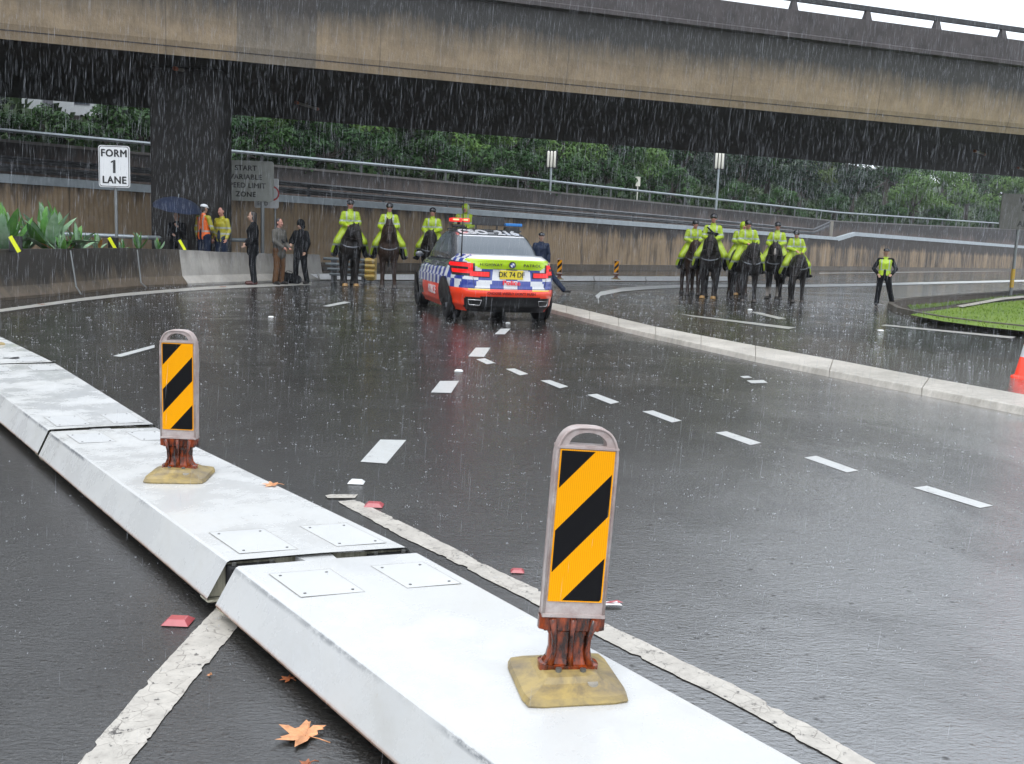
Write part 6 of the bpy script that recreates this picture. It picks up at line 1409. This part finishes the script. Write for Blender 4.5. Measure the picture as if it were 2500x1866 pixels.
herd = [ # px, py(front feet), scale, rz, mat, poll, muzzle, legs, hooves, blaze, horse label, rider pose, rider label, turn, tilt, hat, group
 (856, 700, 1.0, 4, 'h_black', (.10, -.92, 1.60), (.22, -1.12, 1.12), H1, (0, 1), False, 'black horse with head lowered to one side, leftmost of all the horses', J1, 'mounted officer in lime raincoat on the leftmost black horse', .35, .15, 'helmet', gl_),
 (947, 704, .98, 0, 'h_bay', (.0, -.92, 1.80), (.0, -1.14, 1.36), H2, (), False, 'dark bay horse with raised head, second from the left', JA, 'mounted officer in lime raincoat on the dark bay horse', .0, .1, 'helmet', gl_),
 (1047, 702, .96, -6, 'h_black', (.06, -.92, 1.58), (.10, -1.12, 1.10), H3, (), False, 'black horse partly hidden behind the left rear of the police car', JA, 'mounted officer in lime raincoat just left of the police car', -.1, .05, 'helmet', gl_),
 (1128, 698, 1.06, 0, 'h_black', (.0, -.92, 1.55), (.02, -1.12, 1.08), H1, (), False, 'black horse almost wholly hidden behind the police car', JB, 'mounted officer in a lime hood behind the red beacon of the car', -.2, .0, 'hood', gl_),
 (1690, 721, .97, 8, 'h_bay', (-.05, -.92, 1.60), (-.08, -1.14, 1.14), H2, (), False, 'dark horse at the far left of the right group, behind another horse', JB, 'mounted officer at the far left of the right group, set back', .3, .05, 'helmet', gr_),
 (1727, 730, 1.02, -3, 'h_black', (.0, -.94, 1.66), (-.02, -1.18, 1.20), H1, (0, 1), False, 'black horse with tan front hooves facing forward in the right group', J1, 'mounted officer with a black chest harness in the right group', .0, .0, 'helmet', gr_),
 (1806, 722, .98, 8, 'h_bay', (-.04, -.92, 1.58), (-.06, -1.12, 1.10), H3, (0,), False, 'dark horse mostly hidden behind the middle horse of the right group', JB, 'mounted officer with raised hood hidden behind the middle rider', .2, .0, 'hood', gr_),
 (1826, 738, .97, 14, 'h_black', (-.02, -.92, 1.56), (-.06, -1.14, 1.08), H2, (), False, 'black horse in the middle of the right group with lowered nose', JF, 'mounted officer in bright lime coat at the middle of the right group', .15, .1, 'helmet', gr_),
 (1884, 730, .97, -2, 'h_sock', (.0, -.92, 1.64), (.02, -1.16, 1.18), H1, (), True, 'black horse with white blaze and pale socks in the right group', JA, 'mounted officer on the horse with a white blaze', .0, .1, 'helmet', gr_),
 (1944, 739, .88, 16, 'h_black', (-.18, -1.10, 1.30), (-.34, -1.20, .66), H3, (), False, 'black horse with head hanging near the ground, rightmost of all the horses', JF, 'mounted officer looking down on the rightmost horse', -.5, .35, 'helmet', gr_)]
for (px, py, sc, rz, mt, poll, muz, legs, hv, bz, hl, Jp, rl, tn, tl_, hat, grp) in herd:
    hs = make_horse(M[mt], poll, muz, legs, hv, bz, True); f = P(px, py); rz_ = math.radians(rz) - math.atan2(f.x, f.y); off = Matrix.Rotation(rz_, 3, 'Z') @ Vector((0, .55 * sc, 0))
    hs.location = (f.x + off.x, f.y + off.y, 0); hs.rotation_euler = (0, 0, rz_); hs.scale = (sc,) * 3; tag(hs, hl, 'horse', 'police horses')
    rd = rider(Jp, hs.location, rz_, sc, rl, grp, tn, tl_, hat)
    if 'harness' in rl:
        mb = MB(); mb.cap((-.15, -.155, 1.98), .022, (.10, -.19, 1.76), .03); mb.cap((-.12, -.18, 1.82), .035, (.14, -.18, 1.80), .035); organic(mb, .012, 'chest_harness', M['cloth_black'], rd, 1)

# ================================================================== SMALL THINGS ON THE ROAD
# traffic cone at the right edge
q = P(2512, 925); t = empty('traffic_cone', (q.x, q.y, 0), 0, 'orange traffic cone with a pale band cut off by the right edge of the photo', 'cone')
M['cone'] = simple('cone_orange', (.90, .055, .02), .4, .06, 8)
def lathe(prof_, n=28):
    mb = MB(); vs = [(math.cos(2 * PI * k / n) * r, math.sin(2 * PI * k / n) * r, z) for r, z in prof_ for k in range(n)]
    mb.add(vs, [(i * n + k, i * n + (k + 1) % n, (i + 1) * n + (k + 1) % n, (i + 1) * n + k) for i in range(len(prof_) - 1) for k in range(n)]); return mb
lathe([(.21, .0), (.205, .025), (.18, .03), (.165, .05), (.045, .70), (.03, .705), (.0, .705)]).obj('cone_body', M['cone'], t, smooth=True)
lathe([(.1295, .24), (.0990, .42)]).obj('pale_band', M['reflect'], t, smooth=True)
text('R', .10, C_['blue'], t, (-.035, -.119, .33), (math.radians(80), 0, 0), 'band_mark', bold=.003)
# raised pavement markers
def rpm(px, py, mat, label, s=1., rz=0., name='road_stud'):
    q = P(px, py); mb = MB(); w, l, h = .05 * s, .042 * s, .018 * s
    vs = [(-w, -l, 0), (w, -l, 0), (w, l, 0), (-w, l, 0), (-w * .62, -l * .5, h), (w * .62, -l * .5, h), (w * .62, l * .5, h), (-w * .62, l * .5, h)]
    mb.add(vs, [(0, 1, 5, 4), (1, 2, 6, 5), (2, 3, 7, 6), (3, 0, 4, 7), (4, 5, 6, 7)]); o = mb.obj(name, mat, bevel=.002); o.location = (q.x, q.y, .004); o.rotation_euler = (0, 0, rz); return tag(o, label, 'road stud', 'road studs')
rpm(435, 1521, M['capred'], 'red road stud at the left of the cracked white line', 1.0)
rpm(913, 1236, M['capred'], 'red road stud beside the end of the cracked line near the barrier joint', 1.0)
rpm(870, 1180, M['capwhite'], 'white road stud just above the red stud near the barrier joint', .95)
rpm(1263, 1397, M['capred'], 'small faded red stud left of the larger striped marker', .6)
rpm(1120, 907, M['capwhite'], 'white road stud between two lane dashes in mid road', .95)
rpm(662, 775, M['capwhite'], 'white road stud alone in the left lane, far off', .95)
rpm(1240, 790, M['capwhite'], 'white road stud under the tail of the police car', .9)
rpm(2150, 808, M['capwhite'], 'white road stud in the right-hand road below the officer on foot', 1.1)
rpm(1831, 757, M['capwhite'], 'white road stud just in front of the right group of horses', 1.1)
# crumpled wrapper
mb = MB(); mb.add([(-.04, -.015, .0), (.01, -.02, .006), (.05, -.006, .0), (.03, .018, .008), (-.02, .02, .004)], [(0, 1, 4), (1, 3, 4), (1, 2, 3)]); o = mb.obj('wrapper', M['capwhite'], loc=P(1489, 1481) + Vector((0, 0, .009))); tag(o, 'scrap of white and pink paper just right of the larger striped marker', 'litter')
mb = MB(); mb.add([(-.035, -.002, .0), (.0, -.012, .004), (.045, .008, .0), (.02, .022, .004)], [(0, 1, 2, 3)]); o2 = mb.obj('pink_print', M['capred'], o, loc=(0.01, 0.004, .006))
mb = MB(); mb.add([(-.07, -.03, .0), (.06, -.04, .012), (.07, .03, .0), (-.05, .05, .01)], [(0, 1, 2, 3)]); tag(mb.obj('wrapper', M['capwhite'], loc=P(1817, 744) + Vector((0, 0, .01))), 'scrap of pale paper by the hooves of the middle right horses', 'litter')
# maple-like plane leaves
M['dryleaf'] = simple('dry_orange_leaf', (.60, .27, .12), .45, .35, 30, bump=.4, bscale=90); M['dryleaf2'] = simple('dry_brown_leaf', (.30, .09, .03), .45, .3, 30)
def leaf(px, py, s, rz, label, mat, z=.004, wz=0.):
    q = P(px, py, z); tips = [(0, 1.0), (30, .52), (52, .90), (80, .46), (105, .74), (140, .36), (180, .18), (-140, .36), (-105, .70), (-80, .44), (-52, .88), (-30, .50)]
    pts = []
    for i, (a, r) in enumerate(tips):
        a2, r2 = tips[(i + 1) % len(tips)]; pts.append((a, r))
        if r > .6: pts += [(a + 7, r * .74), (a + 11, r * .80), (a + 14, r * .5)]
    pts = [(math.sin(math.radians(a)) * r * s, math.cos(math.radians(a)) * r * s) for a, r in pts]
    mb = MB(); n = len(pts); rg = random.Random(int(px))
    inner = [(x * .45, y * .45, .006 * s / .08 + rg.uniform(0, .004)) for x, y in pts]; outer_ = [(x, y, rg.uniform(0.002, .012) * s / .08) for x, y in pts]
    mb.add(outer_ + inner + [(0, 0, .004)], [(i, (i + 1) % n, n + (i + 1) % n, n + i) for i in range(n)] + [(n + i, n + (i + 1) % n, 2 * n) for i in range(n)])
    mb.tube([(0, 0, .006), (0, -s * .5, .01), (s * .08, -s * .85, .004)], .0016, 5)
    o = mb.obj('fallen_leaf', mat, loc=q, smooth=True); o.rotation_euler = (0, 0, rz); return tag(o, label, 'leaf', 'fallen leaves')
leaf(745, 1800, .10, math.radians(62), 'large orange plane leaf lying on the wet road left of the barrier', M['dryleaf'])
leaf(668, 1185, .06, math.radians(90), 'small orange leaf on the second white barrier section', M['dryleaf'], .203)
leaf(705, 1660, .035, 1.0, 'tiny brown leaf scrap in the shadow under the barrier edge', M['dryleaf2'])
leaf(752, 1868, .035, 2.0, 'tiny brown leaf cut off by the bottom edge of the photo', M['dryleaf2'])
leaf(512, 1649, .012, 1.0, 'speck of orange leaf just right of the cracked white line', M['dryleaf'])
leaf(100, 744, .09, .5, 'reddish leaf on the road edge line at the far left', M['dryleaf2'], .01)
leaf(545, 701, .12, .9, 'reddish leaf at the foot of the pale barrier', M['dryleaf2'], .01)

# ================================================================== RAIN
def rainmat(name, alpha, col=(.80, .83, .88)):
    m = bpy.data.materials.new(name); m.use_nodes = True; nt_ = m.node_tree; nt_.nodes.clear(); o = nt_.nodes.new('ShaderNodeOutputMaterial'); mx_ = nt_.nodes.new('ShaderNodeMixShader'); tr = nt_.nodes.new('ShaderNodeBsdfTransparent'); df_ = nt_.nodes.new('ShaderNodeBsdfDiffuse'); tl2 = nt_.nodes.new('ShaderNodeBsdfTranslucent'); ad = nt_.nodes.new('ShaderNodeMixShader')
    df_.inputs[0].default_value = (*col, 1); tl2.inputs[0].default_value = (*col, 1); ad.inputs[0].default_value = .5; nt_.links.new(df_.outputs[0], ad.inputs[1]); nt_.links.new(tl2.outputs[0], ad.inputs[2])
    mx_.inputs[0].default_value = alpha; nt_.links.new(tr.outputs[0], mx_.inputs[1]); nt_.links.new(ad.outputs[0], mx_.inputs[2]); nt_.links.new(mx_.outputs[0], o.inputs[0]); return m
M['rain'] = rainmat('rain_water', .36); M['splash'] = rainmat('splash_water', .65, (.75, .77, .8))
rng = random.Random(3); mb = MB(); NR = 56000
def edgeY(x): return n0.y + (n1.y - n0.y) * (x - n0.x) / (n1.x - n0.x)
for i in range(NR):
    far_ = rng.random() < .18
    y = (1.6 + 24 * rng.random() ** .62) if not far_ else rng.uniform(24, 60)
    x = rng.uniform(-.62, .62) * y + rng.uniform(-.6, .6); z = rng.uniform(.02, min(9.5, 1.45 + .42 * y + .6))
    if z < 6 and edgeY(x) - .4 < y < edgeY(x) + 16: continue
    if 6 <= z < 10 and edgeY(x) - .6 < y < edgeY(x) + 17: continue
    l = rng.uniform(.04, .17) * (1 if y > 4 else .5) * (1 + y * .012); r = (.00025 + .00005 * y) * rng.uniform(.35, 1.1)
    dx = -.045 * l + rng.gauss(0, .012) * l; dy = rng.gauss(0, .03) * l
    a, b = Vector((x, y, z)), Vector((x - dx * 1.2, y + dy, z + l)); m_ = (a + b) / 2
    mb.add([a, b] + [m_ + Vector((math.cos(k * 2.094) * r, math.sin(k * 2.094) * r, 0)) for k in range(3)], [(0, 2, 3), (0, 3, 4), (0, 4, 2), (1, 3, 2), (1, 4, 3), (1, 2, 4)])
for i in range(11000):      # the far curtain beyond the bridge
    y = rng.uniform(42, 100); x = rng.uniform(-.58, .58) * y; z = rng.uniform(2.5, 1.45 + .20 * y)
    if y < edgeY(x) + 19: continue
    l = rng.uniform(.25, .7); r = rng.uniform(.004, .010) * y / 60; a, b = Vector((x, y, z)), Vector((x + .05 * l, y, z + l)); m_ = (a + b) / 2
    mb.add([a, b] + [m_ + Vector((math.cos(k * 2.094) * r, math.sin(k * 2.094) * r, 0)) for k in range(3)], [(0, 2, 3), (0, 3, 4), (0, 4, 2), (1, 3, 2), (1, 4, 3), (1, 2, 4)])
tag(mb.obj('rain', M['rain'], clean=False), 'heavy rain falling in thin pale streaks over the whole open road', 'rain', kind='stuff')
# drops bouncing on the road
mb = MB()
for i in range(9000):
    y = 3.0 + 26 * rng.random(); x = rng.uniform(-.62, .62) * y
    if y > edgeY(x) - .5 or (x < -8.4 and y > 15): continue
    s = rng.uniform(.35, 1) * (.0016 + .0008 * y); hgt = s * rng.uniform(.6, 1.9)
    for k in range(rng.randint(1, 3)):
        ox, oy = rng.gauss(0, s * 1.8), rng.gauss(0, s * 1.8); c = Vector((x + ox, y + oy, .007)); w_ = s * rng.uniform(.25, .6)
        mb.add([c + Vector((-w_, 0, 0)), c + Vector((w_ * .6, -w_, 0)), c + Vector((w_ * .5, w_, 0)), c + Vector((ox * .4, 0, hgt))], [(0, 1, 3), (1, 2, 3), (2, 0, 3)])
tag(mb.obj('rain_splashes', M['splash'], clean=False), 'tiny splashes of raindrops all over the wet road', 'splashes', kind='stuff')

# ================================================================== RAIN HAZE
mb = MB(); mb.box(-160, 260, -30, 330, -1.2, 60); hz = mb.obj('haze', []); tag(hz, 'pale rain haze softening the far trees and walls', 'haze', kind='stuff')
hm = bpy.data.materials.new('rain_haze'); hm.use_nodes = True; ht = hm.node_tree; ht.nodes.clear(); ho = ht.nodes.new('ShaderNodeOutputMaterial'); pv = ht.nodes.new('ShaderNodeVolumePrincipled')
pv.inputs['Color'].default_value = (.90, .93, .96, 1); pv.inputs['Density'].default_value = .00035; pv.inputs['Anisotropy'].default_value = .2; ht.links.new(pv.outputs[0], ho.inputs['Volume']); hz.data.materials.append(hm)
